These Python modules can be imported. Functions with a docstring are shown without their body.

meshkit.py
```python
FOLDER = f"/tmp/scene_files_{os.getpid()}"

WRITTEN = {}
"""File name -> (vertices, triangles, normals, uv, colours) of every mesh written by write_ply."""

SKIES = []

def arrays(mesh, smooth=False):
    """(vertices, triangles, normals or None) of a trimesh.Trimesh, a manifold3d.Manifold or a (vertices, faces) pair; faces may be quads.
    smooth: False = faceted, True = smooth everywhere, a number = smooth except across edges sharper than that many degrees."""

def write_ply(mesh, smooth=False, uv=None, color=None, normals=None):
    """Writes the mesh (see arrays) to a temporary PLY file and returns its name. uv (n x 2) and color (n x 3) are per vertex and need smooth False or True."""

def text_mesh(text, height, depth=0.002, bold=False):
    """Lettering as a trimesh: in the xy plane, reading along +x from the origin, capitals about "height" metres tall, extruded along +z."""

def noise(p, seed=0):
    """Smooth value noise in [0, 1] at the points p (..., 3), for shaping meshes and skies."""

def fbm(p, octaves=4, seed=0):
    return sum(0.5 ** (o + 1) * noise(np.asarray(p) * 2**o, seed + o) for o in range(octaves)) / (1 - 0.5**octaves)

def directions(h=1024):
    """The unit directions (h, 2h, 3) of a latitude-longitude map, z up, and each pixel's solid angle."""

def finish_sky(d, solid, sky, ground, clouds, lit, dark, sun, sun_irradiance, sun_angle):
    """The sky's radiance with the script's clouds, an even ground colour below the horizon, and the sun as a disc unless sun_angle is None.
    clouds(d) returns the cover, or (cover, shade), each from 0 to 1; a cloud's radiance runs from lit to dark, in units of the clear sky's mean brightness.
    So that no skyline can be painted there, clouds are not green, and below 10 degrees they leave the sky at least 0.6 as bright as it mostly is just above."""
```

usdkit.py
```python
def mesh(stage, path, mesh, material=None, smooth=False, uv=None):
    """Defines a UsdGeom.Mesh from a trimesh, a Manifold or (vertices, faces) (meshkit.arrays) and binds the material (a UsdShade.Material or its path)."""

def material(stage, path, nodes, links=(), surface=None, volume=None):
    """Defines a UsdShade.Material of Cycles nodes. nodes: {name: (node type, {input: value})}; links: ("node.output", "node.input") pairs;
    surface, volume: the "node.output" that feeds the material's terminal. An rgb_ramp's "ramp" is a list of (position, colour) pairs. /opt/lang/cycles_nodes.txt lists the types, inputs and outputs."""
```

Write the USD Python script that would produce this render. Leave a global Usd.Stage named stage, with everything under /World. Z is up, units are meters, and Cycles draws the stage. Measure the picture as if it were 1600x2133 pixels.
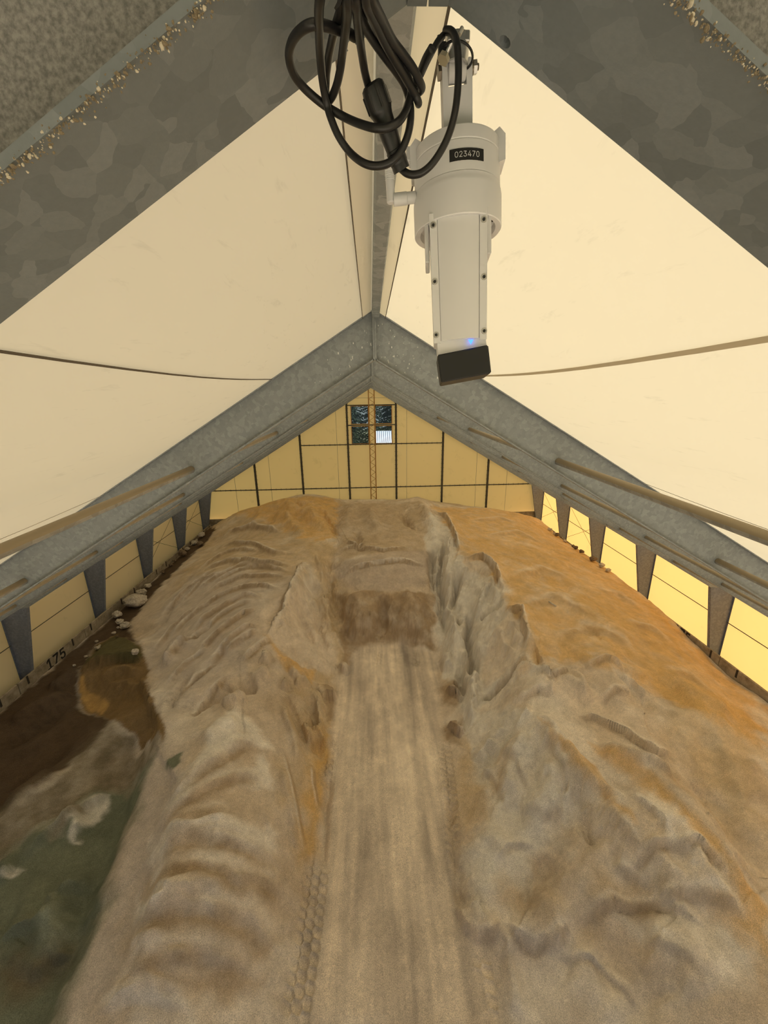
import math, random
import numpy as np
import trimesh, shapely
import manifold3d as m3
from scipy.interpolate import LinearNDInterpolator, NearestNDInterpolator, RegularGridInterpolator
from scipy.spatial import cKDTree
from scipy.spatial.transform import Rotation
from scipy.linalg import solve_banded
from pxr import Usd, UsdGeom, UsdLux, UsdShade, Sdf, Gf, Vt
import usdkit, meshkit
from meshkit import noise, fbm

stage = Usd.Stage.CreateInMemory()
UsdGeom.SetStageUpAxis(stage, UsdGeom.Tokens.z)
UsdGeom.SetStageMetersPerUnit(stage, 1.0)
UsdGeom.Xform.Define(stage, "/World"); UsdGeom.Scope.Define(stage, "/World/Looks")
RNG = np.random.default_rng(7)
H = 12.5            # everything below is written with z = 0 at eye level; the hall floor lies H lower and is the stage's z = 0

# ---------------------------------------------------------------- camera
cam = UsdGeom.Camera.Define(stage, "/World/camera")
cam.CreateHorizontalApertureAttr(36.0); cam.CreateVerticalApertureAttr(36.0 * 2133 / 1600)
cam.CreateFocalLengthAttr(36.0 * 835.07 / 1600)
cam.CreateClippingRangeAttr(Gf.Vec2f(0.01, 500))
PITCH, YAW, ROLL = 0.2894, 0.0285, 0.0166
_f = np.array([math.sin(YAW) * math.cos(PITCH), math.cos(YAW) * math.cos(PITCH), -math.sin(PITCH)])
_r = np.array([math.cos(YAW), -math.sin(YAW), 0.0]); _d = np.cross(_f, _r)
_rr = math.cos(ROLL) * _r + math.sin(ROLL) * _d; _dd = -math.sin(ROLL) * _r + math.cos(ROLL) * _d
_m = np.eye(4); _m[0, :3] = _rr; _m[1, :3] = -_dd; _m[2, :3] = -_f; _m[3, :3] = (-0.0685, 0.0, H)
cam.AddTransformOp().Set(Gf.Matrix4d(*_m.ravel().tolist()))
cam.CreateExposureAttr(0.06)

# ---------------------------------------------------------------- daylight: sky dome and sun
SUN_EL, SUN_AZ = math.radians(60), math.radians(8)     # azimuth from +x (the right) towards +y
sun_dir = np.array([math.cos(SUN_EL) * math.cos(SUN_AZ), math.cos(SUN_EL) * math.sin(SUN_AZ), math.sin(SUN_EL)])
dome = UsdLux.DomeLight.Define(stage, "/World/sky"); dome.CreateIntensityAttr(1.0)
sky = usdkit.material(stage, "/World/Looks/sky_look", {
    "s": ("sky_texture", {"sky_type": "hosek_wilkie", "sun_direction": sun_dir, "turbidity": 3.0, "ground_albedo": .3}),
    "b": ("background_shader", {"strength": 1.95})}, [("s.color", "b.color")], surface="b.background")
UsdShade.MaterialBindingAPI.Apply(dome.GetPrim()).Bind(sky)
sun = UsdLux.DistantLight.Define(stage, "/World/sun"); sun.CreateAngleAttr(1.2); sun.CreateNormalizeAttr(True); sun.CreateIntensityAttr(3.9); sun.CreateColorAttr(Gf.Vec3f(1.0, .95, .86))
_z = sun_dir; _x = np.cross([0, 1, 0], _z); _x /= np.linalg.norm(_x); _y = np.cross(_z, _x)
_m = np.eye(4); _m[0, :3], _m[1, :3], _m[2, :3] = _x, _y, _z
sun.AddTransformOp().Set(Gf.Matrix4d(*_m.ravel().tolist()))

# ---------------------------------------------------------------- helpers
_used, _origin = {}, {}

def numbered(path):
    n = _used.get(path, 0); _used[path] = n + 1
    return path if n == 0 else f"{path}_{n:03d}"

def tag(p, label=None, category=None, group=None, kind=None):
    p = p.GetPrim() if hasattr(p, "GetPrim") else p
    for k, v in (("label", label), ("category", category), ("group", group), ("kind", kind)):
        if v: p.SetCustomDataByKey(k, v)
    return p

def thing(name, label=None, category=None, at=(0, 0, -H), group=None, kind=None):
    path = numbered("/World/" + name)
    x = UsdGeom.Xform.Define(stage, path); x.AddTranslateOp().Set(Gf.Vec3d(at[0], at[1], at[2] + H))
    _origin[path] = np.array(at, float)
    return tag(x, label, category, group, kind)

def sub(name, parent):
    """an Xform part that only groups its sub-parts"""
    path = numbered(f"{parent.GetPath()}/{name}")
    x = UsdGeom.Xform.Define(stage, path); _origin[path] = origin_of(str(parent.GetPath()))
    return x.GetPrim()

def origin_of(path):
    while path not in _origin:
        path = path.rsplit("/", 1)[0]
        if path in ("", "/World"): return np.array([0, 0, -H])
    return _origin[path]

def obj(name, mesh, look, parent=None, smooth=False, label=None, category=None, group=None, kind=None, tint=None, normals=None):
    path = numbered((str(parent.GetPath()) if parent else "/World") + "/" + name)
    if isinstance(mesh, list): mesh = join(mesh)
    if normals is None:
        v, f, n = meshkit.arrays(mesh, smooth)
    else:
        (v, f), n = mesh, normals
    o = origin_of(path)
    g = usdkit.mesh(stage, path, (np.asarray(v) - o, f), "/World/Looks/" + look)
    if n is not None:
        g.CreateNormalsAttr(Vt.Vec3fArray.FromNumpy(np.asarray(n, np.float32))); g.SetNormalsInterpolation("vertex")
    if tint is not None:
        UsdGeom.PrimvarsAPI(g).CreatePrimvar("tint", Sdf.ValueTypeNames.Color3fArray, "vertex").Set(Vt.Vec3fArray.FromNumpy(np.asarray(tint, np.float32)))
    return tag(g, label, category, group, kind)

def dup(root, at, label=None, group=None, name=None, rotz=0.0, scale=None):
    """a copy of a thing, with its parts, under the next number"""
    was = root.GetCustomData()
    path = numbered("/World/" + (name or root.GetName().rstrip("0123456789").rstrip("_")))
    x = UsdGeom.Xform.Define(stage, path)
    p = x.GetPrim(); p.GetReferences().AddInternalReference(root.GetPath()); p.SetInstanceable(True)
    x = UsdGeom.Xformable(p); x.ClearXformOpOrder()
    x.AddTranslateOp(opSuffix="copy").Set(Gf.Vec3d(at[0], at[1], at[2] + H)); 
    if rotz: x.AddRotateZOp(opSuffix="copy").Set(math.degrees(rotz))
    if scale: x.AddScaleOp(opSuffix="copy").Set(Gf.Vec3f(*scale))
    _origin[path] = np.array(at, float)
    return tag(p, label or was["label"], was["category"], group or was.get("group"))

def join(parts):
    parts = [p if isinstance(p, trimesh.Trimesh) else trimesh.Trimesh(*meshkit.arrays(p)[:2], process=False) for p in parts]
    return trimesh.util.concatenate(parts)

def box(x0, x1, y0, y1, z0, z1):
    b = trimesh.creation.box([abs(x1 - x0), abs(y1 - y0), abs(z1 - z0)])
    b.apply_translation([(x0 + x1) / 2, (y0 + y1) / 2, (z0 + z1) / 2]); return b

def rbox(x0, x1, y0, y1, z0, z1, r=.004):
    """a box with chamfered edges"""
    x0, x1 = min(x0, x1), max(x0, x1)
    p = [[(x0 + a * r, x1 - a * r)[i], (y0 + b * r, y1 - b * r)[j], (z0 + c * r, z1 - c * r)[k]]
         for a, b, c in ((0, 1, 1), (1, 0, 1), (1, 1, 0)) for i in (0, 1) for j in (0, 1) for k in (0, 1)]
    return trimesh.convex.convex_hull(np.array(p))

def prism_xz(poly, y0, y1):
    """polygon in x, z extruded along y"""
    P = poly if isinstance(poly, shapely.Polygon) else shapely.Polygon(poly)
    g = trimesh.creation.extrude_polygon(P, y1 - y0, engine="earcut")
    v = g.vertices.copy(); g.vertices = np.stack([v[:, 0], y1 - v[:, 2], v[:, 1]], 1); return g

def cyl(a, b, r, r2=None, n=20):
    """a closed cylinder or cone between two points"""
    a, b = np.asarray(a, float), np.asarray(b, float)
    return tube(np.array([a, a, b, b]), np.array([0, r, r if r2 is None else r2, 0]), n, ends=True)

def tube(p, r, n=8, ends=False):
    p = np.asarray(p, float); r = np.broadcast_to(np.asarray(r, float), (len(p),))
    t = np.gradient(p, axis=0) if not ends else np.repeat((p[-1] - p[0])[None], len(p), 0)
    t = t / (np.linalg.norm(t, axis=1, keepdims=True) + 1e-12)
    a = np.cross(t[0], [0, 0, 1.0] if abs(t[0][2]) < .9 else [1.0, 0, 0]); a /= np.linalg.norm(a)
    A = []
    for k in range(len(p)):
        a = a - t[k] * (a @ t[k]); a /= np.linalg.norm(a); A.append(a.copy())
    A = np.array(A); B = np.cross(t, A)
    an = np.arange(n) * 2 * np.pi / n
    v = p[:, None] + r[:, None, None] * (np.cos(an)[None, :, None] * A[:, None] + np.sin(an)[None, :, None] * B[:, None])
    i, j = np.meshgrid(np.arange(len(p) - 1), np.arange(n), indexing="ij")
    q = np.stack([i * n + j, i * n + (j + 1) % n, (i + 1) * n + (j + 1) % n, (i + 1) * n + j], -1).reshape(-1, 4)
    v = v.reshape(-1, 3); f = np.vstack([q[:, [0, 1, 2]], q[:, [0, 2, 3]]])
    if not ends:
        c0, c1 = len(v), len(v) + 1; v = np.vstack([v, p[:1], p[-1:]]); k = np.arange(n); o = (len(p) - 1) * n
        f = np.vstack([f, np.stack([np.full(n, c0), (k + 1) % n, k], 1), np.stack([np.full(n, c1), o + k, o + (k + 1) % n], 1)])
    return trimesh.Trimesh(v, f, process=False)

def lathe(prof, a, axis, n=40):
    """profile of (radius, distance along axis) turned about the axis through a"""
    axis = np.asarray(axis, float) / np.linalg.norm(axis)
    p = np.array([np.asarray(a) + axis * h for _, h in prof]); r = np.array([max(q, 1e-6) for q, _ in prof])
    # tube() needs distinct tangents: use the fixed axis
    u = np.cross(axis, [0, 0, 1.0] if abs(axis[2]) < .9 else [1.0, 0, 0]); u /= np.linalg.norm(u); w = np.cross(axis, u)
    an = np.arange(n) * 2 * np.pi / n
    v = (p[:, None] + r[:, None, None] * (np.cos(an)[None, :, None] * u + np.sin(an)[None, :, None] * w)).reshape(-1, 3)
    i, j = np.meshgrid(np.arange(len(p) - 1), np.arange(n), indexing="ij")
    q = np.stack([i * n + j, i * n + (j + 1) % n, (i + 1) * n + (j + 1) % n, (i + 1) * n + j], -1).reshape(-1, 4)
    m = trimesh.Trimesh(v, np.vstack([q[:, [0, 1, 2]], q[:, [0, 2, 3]]]), process=False)
    return m

def spline(p, n=12):
    """Catmull-Rom through the points"""
    p = np.asarray(p, float); q = np.vstack([2 * p[0] - p[1], p, 2 * p[-1] - p[-2]]); out = []
    t = np.linspace(0, 1, n, endpoint=False)[:, None]
    for k in range(1, len(q) - 2):
        a, b, c, d = q[k - 1:k + 3]
        out.append(.5 * (2 * b + (c - a) * t + (2 * a - 5 * b + 4 * c - d) * t ** 2 + (3 * b - a - 3 * c + d) * t ** 3))
    return np.vstack(out + [p[-1:]])

def srgb(r, g, b):
    c = np.array([r, g, b]) / 255.0
    return np.where(c <= .04045, c / 12.92, ((c + .055) / 1.055) ** 2.4)

# ---------------------------------------------------------------- materials
def mat(name, nodes, links, surface="p.BSDF", **k):
    return usdkit.material(stage, "/World/Looks/" + name, nodes, links, surface=surface, **k)

def plain(name, color, rough=.5, metallic=0.0, **k):
    mat(name, {"p": ("principled_bsdf", {"base_color": color, "roughness": rough, "metallic": metallic, **k})}, [])

def speckled(name, lo, hi, scale, rough=.8, metallic=0.0, detail=6, bump=.0, bscale=None, dist=.01, mid=(.35, .65), distortion=0.0):
    n = {"g": ("geometry", {}), "n": ("noise_texture", {"scale": scale, "detail": detail, "roughness": .6, "distortion": distortion}),
         "r": ("rgb_ramp", {"ramp": [(mid[0], lo), (mid[1], hi)]}), "p": ("principled_bsdf", {"roughness": rough, "metallic": metallic})}
    l = [("g.position", "n.vector"), ("n.fac", "r.fac"), ("r.color", "p.base_color")]
    if bump:
        n["n2"] = ("noise_texture", {"scale": bscale or scale * 3, "detail": 5, "roughness": .65}); n["b"] = ("bump", {"strength": bump, "distance": dist})
        l += [("g.position", "n2.vector"), ("n2.fac", "b.height"), ("b.normal", "p.normal")]
    mat(name, n, l)

def fabric(name, refl, trans, mark, mscale=(3, 3, 3)):
    """coated tent fabric: reflects part of the light and lets part of it through, with faint scuffs"""
    mat(name, {
        "g": ("geometry", {}), "m": ("mapping", {"scale": mscale}),
        "n": ("noise_texture", {"scale": 1.0, "detail": 4, "roughness": .72, "distortion": .4}),
        "r": ("rgb_ramp", {"ramp": [(.28, tuple(np.array(refl) * mark)), (.40, refl), (1, refl)]}),
        "r2": ("rgb_ramp", {"ramp": [(.28, tuple(np.array(trans) * mark)), (.40, trans), (1, trans)]}),
        "d": ("diffuse_bsdf", {}), "t": ("translucent_bsdf", {}), "x": ("mix_closure", {"fac": .45})},
        [("g.position", "m.vector"), ("m.vector", "n.vector"), ("n.fac", "r.fac"), ("n.fac", "r2.fac"), ("r.color", "d.color"), ("r2.color", "t.color"),
         ("d.BSDF", "x.closure1"), ("t.BSDF", "x.closure2")], surface="x.closure")

def galvanised(name, dark, light, scale, rough=.55, metallic=.35, dusty=None):
    """zinc coating: big crystal patches in a few greys, blotched"""
    n = {"g": ("geometry", {}), "dn": ("noise_texture", {"scale": scale * .8, "detail": 2, "roughness": .6}),
         "dv": ("vector_math", {"math_type": "multiply_add", "vector2": (.9 / scale,) * 3}),
         "v": ("voronoi_texture", {"scale": scale, "randomness": 1.0}), "s": ("separate_color", {}),
         "f": ("noise_texture", {"scale": scale * 4, "detail": 4, "roughness": .7}),
         "mx": ("mix_float", {"fac": .42}), "r": ("rgb_ramp", {"ramp": [(.2, dark), (.55, tuple((np.array(dark) * .6 + np.array(light) * .4))), (.85, light)]}),
         "p": ("principled_bsdf", {"roughness": rough, "metallic": metallic}), "b": ("bump", {"strength": .12, "distance": .003})}
    l = [("g.position", "dn.vector"), ("dn.color", "dv.vector1"), ("g.position", "dv.vector3"), ("dv.vector", "v.vector"), ("v.color", "s.color"), ("g.position", "f.vector"),
         ("s.r", "mx.a"), ("f.fac", "mx.b"), ("mx.result", "r.fac"), ("f.fac", "b.height"), ("b.normal", "p.normal")]
    if dusty is None:
        l.append(("r.color", "p.base_color"))
    else:                                    # dust and grit lying on faces that look up
        n["z"] = ("separate_xyz", {}); n["mr"] = ("map_range", {"from_min": dusty[1], "from_max": dusty[2], "clamp": True}); n["dm"] = ("mix", {"color2": dusty[0]})
        l += [("g.true_normal", "z.vector"), ("z.z", "mr.value"), ("mr.result", "dm.fac"), ("r.color", "dm.color1"), ("dm.color", "p.base_color")]
    mat(name, n, l)

# the cable, as the way it runs (x, y, z)
CABLE = {
'A': [(-0.0948,0.3766,0.2799), (-0.0967,0.3824,0.2752), (-0.1000,0.3995,0.2770), (-0.1034,0.4350,0.2850), (-0.1054,0.4591,0.2867), (-0.1061,0.4817,0.2830), (-0.1042,0.4963,0.2741), (-0.1004,0.4987,0.2628), (-0.0938,0.5014,0.2504), (-0.0830,0.5038,0.2383), (-0.0698,0.4974,0.2266), (-0.0566,0.4939,0.2223), (-0.0433,0.4914,0.2239), (-0.0330,0.4900,0.2310), (-0.0264,0.4899,0.2417), (-0.0225,0.4918,0.2540), (-0.0211,0.4954,0.2679), (-0.0228,0.4993,0.2812), (-0.0281,0.4915,0.2876), (-0.0368,0.4813,0.2913), (-0.0460,0.4699,0.2931), (-0.0556,0.4553,0.2936), (-0.0638,0.4327,0.2885), (-0.0696,0.4096,0.2814), (-0.0733,0.3874,0.2739), (-0.0756,0.3811,0.2765), (-0.0766,0.3766,0.2800)],
'C': [(-0.0620,0.4002,0.2920), (-0.0636,0.4123,0.2894), (-0.0683,0.4421,0.2959), (-0.0734,0.4524,0.2969), (-0.0796,0.4452,0.2946), (-0.0900,0.4354,0.2907), (-0.0991,0.4245,0.2856), (-0.1075,0.4176,0.2813), (-0.1174,0.4253,0.2829), (-0.1261,0.4389,0.2856), (-0.1319,0.4538,0.2871), (-0.1334,0.4652,0.2858), (-0.1311,0.4774,0.2838), (-0.1243,0.4878,0.2816), (-0.1156,0.4953,0.2786), (-0.1064,0.5005,0.2753), (-0.0965,0.5015,0.2707), (-0.0836,0.4986,0.2635), (-0.0697,0.4875,0.2532), (-0.0563,0.4780,0.2455), (-0.0447,0.4759,0.2450), (-0.0346,0.4790,0.2511), (-0.0277,0.4856,0.2618), (-0.0230,0.4917,0.2747), (-0.0215,0.4887,0.2817), (-0.0257,0.4774,0.2842), (-0.0336,0.4652,0.2863), (-0.0419,0.4521,0.2878), (-0.0499,0.4324,0.2848), (-0.0581,0.4068,0.2790), (-0.0638,0.3874,0.2740), (-0.0670,0.3802,0.2773)],
'D': [(-0.0774,0.3785,0.2785), (-0.0780,0.3850,0.2732), (-0.0791,0.4068,0.2789), (-0.0822,0.4324,0.2846), (-0.0852,0.4538,0.2874), (-0.0884,0.4695,0.2853), (-0.0926,0.4835,0.2827), (-0.0971,0.4931,0.2804), (-0.1016,0.5016,0.2804), (-0.1043,0.5077,0.2834), (-0.1057,0.5122,0.2920), (-0.1051,0.5115,0.2990), (-0.1030,0.5013,0.3031), (-0.0985,0.4838,0.3063), (-0.0908,0.4521,0.3025), (-0.0841,0.4171,0.2904), (-0.0805,0.3902,0.2845)],
'E': [(-0.0708,0.3785,0.2786), (-0.0712,0.3850,0.2732), (-0.0711,0.4092,0.2795), (-0.0699,0.4350,0.2852), (-0.0681,0.4573,0.2871), (-0.0659,0.4730,0.2848), (-0.0621,0.4887,0.2816)],
'F': [(-0.0636,0.3785,0.2786), (-0.0598,0.3850,0.2733), (-0.0514,0.4130,0.2805), (-0.0418,0.4402,0.2863), (-0.0308,0.4573,0.2873), (-0.0213,0.4695,0.2856), (-0.0138,0.4817,0.2833), (-0.0107,0.4918,0.2843), (-0.0132,0.5029,0.2880), (-0.0197,0.5030,0.2914), (-0.0280,0.4925,0.2939), (-0.0399,0.4731,0.2958), (-0.0509,0.4470,0.2932), (-0.0608,0.4120,0.2847), (-0.0664,0.3891,0.2792), (-0.0688,0.3779,0.2791)],
'G': [(-0.0650,0.3745,0.2757), (-0.0639,0.3858,0.2718), (-0.0565,0.4129,0.2787), (-0.0464,0.4439,0.2850), (-0.0364,0.4612,0.2838), (-0.0267,0.4760,0.2813), (-0.0184,0.4882,0.2785), (-0.0141,0.4938,0.2752), (-0.0127,0.5021,0.2783), (-0.0127,0.5154,0.2895), (-0.0155,0.5167,0.2978), (-0.0151,0.5117,0.3010), (-0.0113,0.5039,0.3029), (-0.0075,0.4908,0.3056), (-0.0028,0.4803,0.3073)],
'H': [(-0.0303,0.5080,0.2264), (-0.0245,0.5058,0.2214), (-0.0178,0.5036,0.2190), (-0.0096,0.5014,0.2195), (-0.0006,0.4992,0.2245), (0.0073,0.4970,0.2325), (0.0143,0.4960,0.2429), (0.0196,0.4950,0.2545), (0.0230,0.4940,0.2671), (0.0250,0.4955,0.2808), (0.0259,0.4970,0.2956), (0.0257,0.4985,0.3090), (0.0246,0.5000,0.3210), (0.0236,0.5080,0.3336), (0.0208,0.5160,0.3432), (0.0164,0.5240,0.3491)],
'I': [(-0.0100,0.5050,0.3028), (-0.0023,0.5100,0.3179), (0.0076,0.5180,0.3360), (0.0139,0.5230,0.3444)]}
CONNECTOR = [(-0.0599,0.4835,0.2828), (-0.0481,0.4974,0.2689), (-0.0444,0.5003,0.2553), (-0.0354,0.5038,0.2383), (-0.0307,0.5061,0.2269)]
TIE = (0.0073,0.5230,0.3465)
WHISKER = [(-0.0811,0.3831,0.2748), (-0.0836,0.3886,0.2742), (-0.0875,0.3959,0.2761)]
ANT = [(-0.0392,0.6000,0.2924), (-0.0358,0.6000,0.2303), (-0.0302,0.6000,0.2345), (-0.0046,0.6000,0.2370)]
STUB = [(-0.0164,0.6050,0.2821), (-0.0007,0.6050,0.2821)]
CLAMP = dict(top=(0.0350,0.5520,0.3655), low=(0.0343,0.5520,0.3423), bolt0=(0.0185,0.5450,0.3403), bolt1=(0.0258,0.5450,0.3530), bolt2=(0.0267,0.5200,0.3421), bolt3=(0.0302,0.5200,0.3510), piv0=(0.0135,0.5620,0.3413), piv1=(0.0587,0.5620,0.3449), lugtop=(0.0361,0.5620,0.3497))
HOLES = [(0.0784,0.5295), (-0.0776,0.5346)]

# loose clods (x, y, radius, look, label)
CLODS = [
(-14.14,21.47,0.550,'clod_pale','largest pale clod, against the blocks of the left wall'),
(-14.53,20.36,0.260,'clod_pale','pale clod in the cluster round the largest clod'),
(-13.96,19.61,0.200,'clod_pale','pale clod in the cluster round the largest clod'),
(-13.29,19.00,0.240,'clod_pale','pale clod in the cluster round the largest clod'),
(-10.47,15.20,0.160,'clod_pale','small pale clod lying on the edge of the brown lump'),
(-14.65,29.74,0.171,'clod_pale','pale clod in the rubble strip along the far left wall'),
(-14.71,25.90,0.129,'clod_brown','brown clod in the rubble strip along the far left wall'),
(-14.48,28.56,0.295,'clod_brown','brown clod in the rubble strip along the far left wall'),
(-14.55,30.80,0.242,'clod_pale','pale clod in the rubble strip along the far left wall'),
(-14.67,26.98,0.132,'clod_brown','brown clod in the rubble strip along the far left wall'),
(-14.71,27.69,0.123,'clod_brown','brown clod in the rubble strip along the far left wall'),
(-14.49,22.83,0.291,'clod_pale','pale clod in the rubble strip along the far left wall'),
(-13.79,30.12,0.253,'clod_brown','brown clod in the rubble strip along the far left wall'),
(-14.52,32.15,0.266,'clod_pale','pale clod in the rubble strip along the far left wall'),
(-14.72,31.63,0.120,'clod_pale','pale clod in the rubble strip along the far left wall'),
(-14.62,23.79,0.193,'clod_pale','pale clod in the rubble strip along the far left wall'),
(-13.83,17.69,0.064,'clod_pale','small pale clod on the dark soil by the left wall'),
(-13.73,19.09,0.078,'clod_pale','small pale clod on the dark soil by the left wall'),
(-13.60,18.52,0.099,'clod_pale','small pale clod on the dark soil by the left wall'),
(-13.35,15.40,0.064,'clod_pale','small pale clod on the dark soil by the left wall'),
(-13.97,16.87,0.074,'clod_pale','small pale clod on the dark soil by the left wall'),
(-13.78,17.45,0.116,'clod_pale','small pale clod on the dark soil by the left wall'),
(-13.30,18.27,0.066,'clod_brown','small brown clod on the dark soil by the left wall'),
(-14.16,17.97,0.072,'clod_pale','small pale clod on the dark soil by the left wall'),
(14.64,31.09,0.174,'clod_pale','small pale clod in the row along the right wall blocks'),
(14.64,23.40,0.178,'clod_pale','small pale clod in the row along the right wall blocks'),
(14.65,25.98,0.173,'clod_brown','small brown clod in the row along the right wall blocks'),
(14.70,27.29,0.135,'clod_brown','small brown clod in the row along the right wall blocks'),
(14.56,24.36,0.239,'clod_brown','small brown clod in the row along the right wall blocks'),
(14.66,22.69,0.162,'clod_pale','small pale clod in the row along the right wall blocks'),
(14.70,30.29,0.135,'clod_pale','small pale clod in the row along the right wall blocks'),
(14.65,29.88,0.170,'clod_brown','small brown clod in the row along the right wall blocks'),
(14.65,26.81,0.168,'clod_brown','small brown clod in the row along the right wall blocks'),
(14.69,28.59,0.135,'clod_pale','small pale clod in the row along the right wall blocks')]
STICK = [(8.100,16.630,-9.628),(8.191,16.463,-9.663),(8.298,16.290,-9.693)]

fabric("fabric_roof", (.80, .76, .66), (.295, .253, .168), .9, (11, 2.4, 11))
fabric("fabric_flap", (.80, .76, .68), (1, .97, .88), .9, (5, .8, 5))
fabric("fabric_seam", (.62, .57, .46), (.45, .37, .25), .9, (5, .8, 5))
fabric("fabric_wall", (.80, .70, .54), (.95, .52, .155), .94, (1, 1, 1))
fabric("fabric_gable", (.78, .63, .36), (.86, .58, .21), .92, (1, 1, 1))
plain("seam_dark", (.12, .10, .075), .8)
plain("seam_grey", (.36, .33, .27), .8)
galvanised("steel_near", (.165, .19, .21), (.245, .275, .30), 32, .6, .25)
speckled("steel_web_near", (.155, .155, .155), (.31, .31, .305), 190, .95, 0, 5, .6, 260, .004)
galvanised("steel_column", (.15, .17, .225), (.215, .24, .31), 14, .55, .2)
galvanised("steel_frame", (.235, .255, .275), (.32, .345, .365), 22, .55, .3, ((.42, .32, .19), .55, .85))
galvanised("steel_post", (.05, .045, .035), (.08, .072, .055), 9, .7, .2)
galvanised("steel_purlin", (.25, .252, .25), (.38, .38, .375), 14, .5, .3, ((.29, .235, .155), -.35, .25))
galvanised("steel_ridge", (.27, .30, .31), (.43, .46, .47), 16, .5, .3)
plain("mast_ochre", (.34, .18, .05), .7)
speckled("concrete", (.20, .165, .115), (.36, .31, .235), 3.5, .95, 0, 8, .5, 30, .01)
plain("recess", (.03, .025, .02), .95)
plain("black_paint", (.012, .011, .010), .8)
plain("cable_black", (.012, .012, .013), .42)
plain("steel_thin", (.10, .085, .06), .6)
plain("crumbs", (.55, .50, .40), .95)
plain("crumbs_brown", (.22, .18, .12), .95)
mat("clear_sheet", {"t": ("transparent_bsdf", {"color": (.86, .9, .92)}), "g": ("glossy_bsdf", {"roughness": .08, "color": (.9, .95, 1)}), "f": ("fresnel", {"IOR": 1.4}), "x": ("mix_closure", {})},
    [("f.fac", "x.fac"), ("t.BSDF", "x.closure1"), ("g.BSDF", "x.closure2")], surface="x.closure")

plain("tag_white", (.62, .62, .62), .6)

# ---------------------------------------------------------------- the hall
SL, ZAB, ZAT, XE = .6013, .390, .941, 15.69       # roof slope, apex underside, apex top of the rafters, wall line
FY = [-4.5, .468] + [5.296 + 5 * k for k in range(7)]          # frame planes; FY[1] carries the sensor, FY[8] stands at the far gable
YB, YG = FY[0] - .1, 35.56                       # near and far gable
ZB, XB = -11.36, 15.0                                      # top of the concrete blocks
roof_z = lambda x, off=0.0: ZAT + .012 - SL * abs(x) + off

# roof membrane: one sheet per bay and side, sagging a little between the frames
ceiling = thing("ceiling", at=(0, 0, -H), kind="structure")
def sheet(side, y0, y1, seed):
    xs, ys = np.linspace(0, XE + .06, 46), np.linspace(y0, y1, 27)
    X, Y = np.meshgrid(xs, ys); u = (Y - y0) / (y1 - y0)
    Z = roof_z(X) - .05 * np.sin(np.pi * u) * np.clip(X / .6, 0, 1) * np.clip((XE - X) / 1.5, 0, 1)
    Z -= .012 * np.sin(np.pi * u) * (fbm(np.stack([X * .5, Y * .9, 0 * X + seed], -1), 3, seed) - .5) * np.clip(X / .6, 0, 1)
    v = np.stack([side * X, Y, Z], -1).reshape(-1, 3); n = len(xs)
    i, j = np.meshgrid(np.arange(len(ys) - 1), np.arange(n - 1), indexing="ij")
    q = np.stack([i * n + j, i * n + j + 1, (i + 1) * n + j + 1, (i + 1) * n + j], -1).reshape(-1, 4)
    return (v, q if side > 0 else q[:, ::-1])
YS_BAY = [YB] + FY[1:8] + [YG]
for k in range(8):
    for side in (-1, 1):
        obj("fabric_panel", sheet(side, YS_BAY[k], YS_BAY[k + 1], 3 * k + side + 1), "fabric_roof", ceiling, smooth=True)
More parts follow.
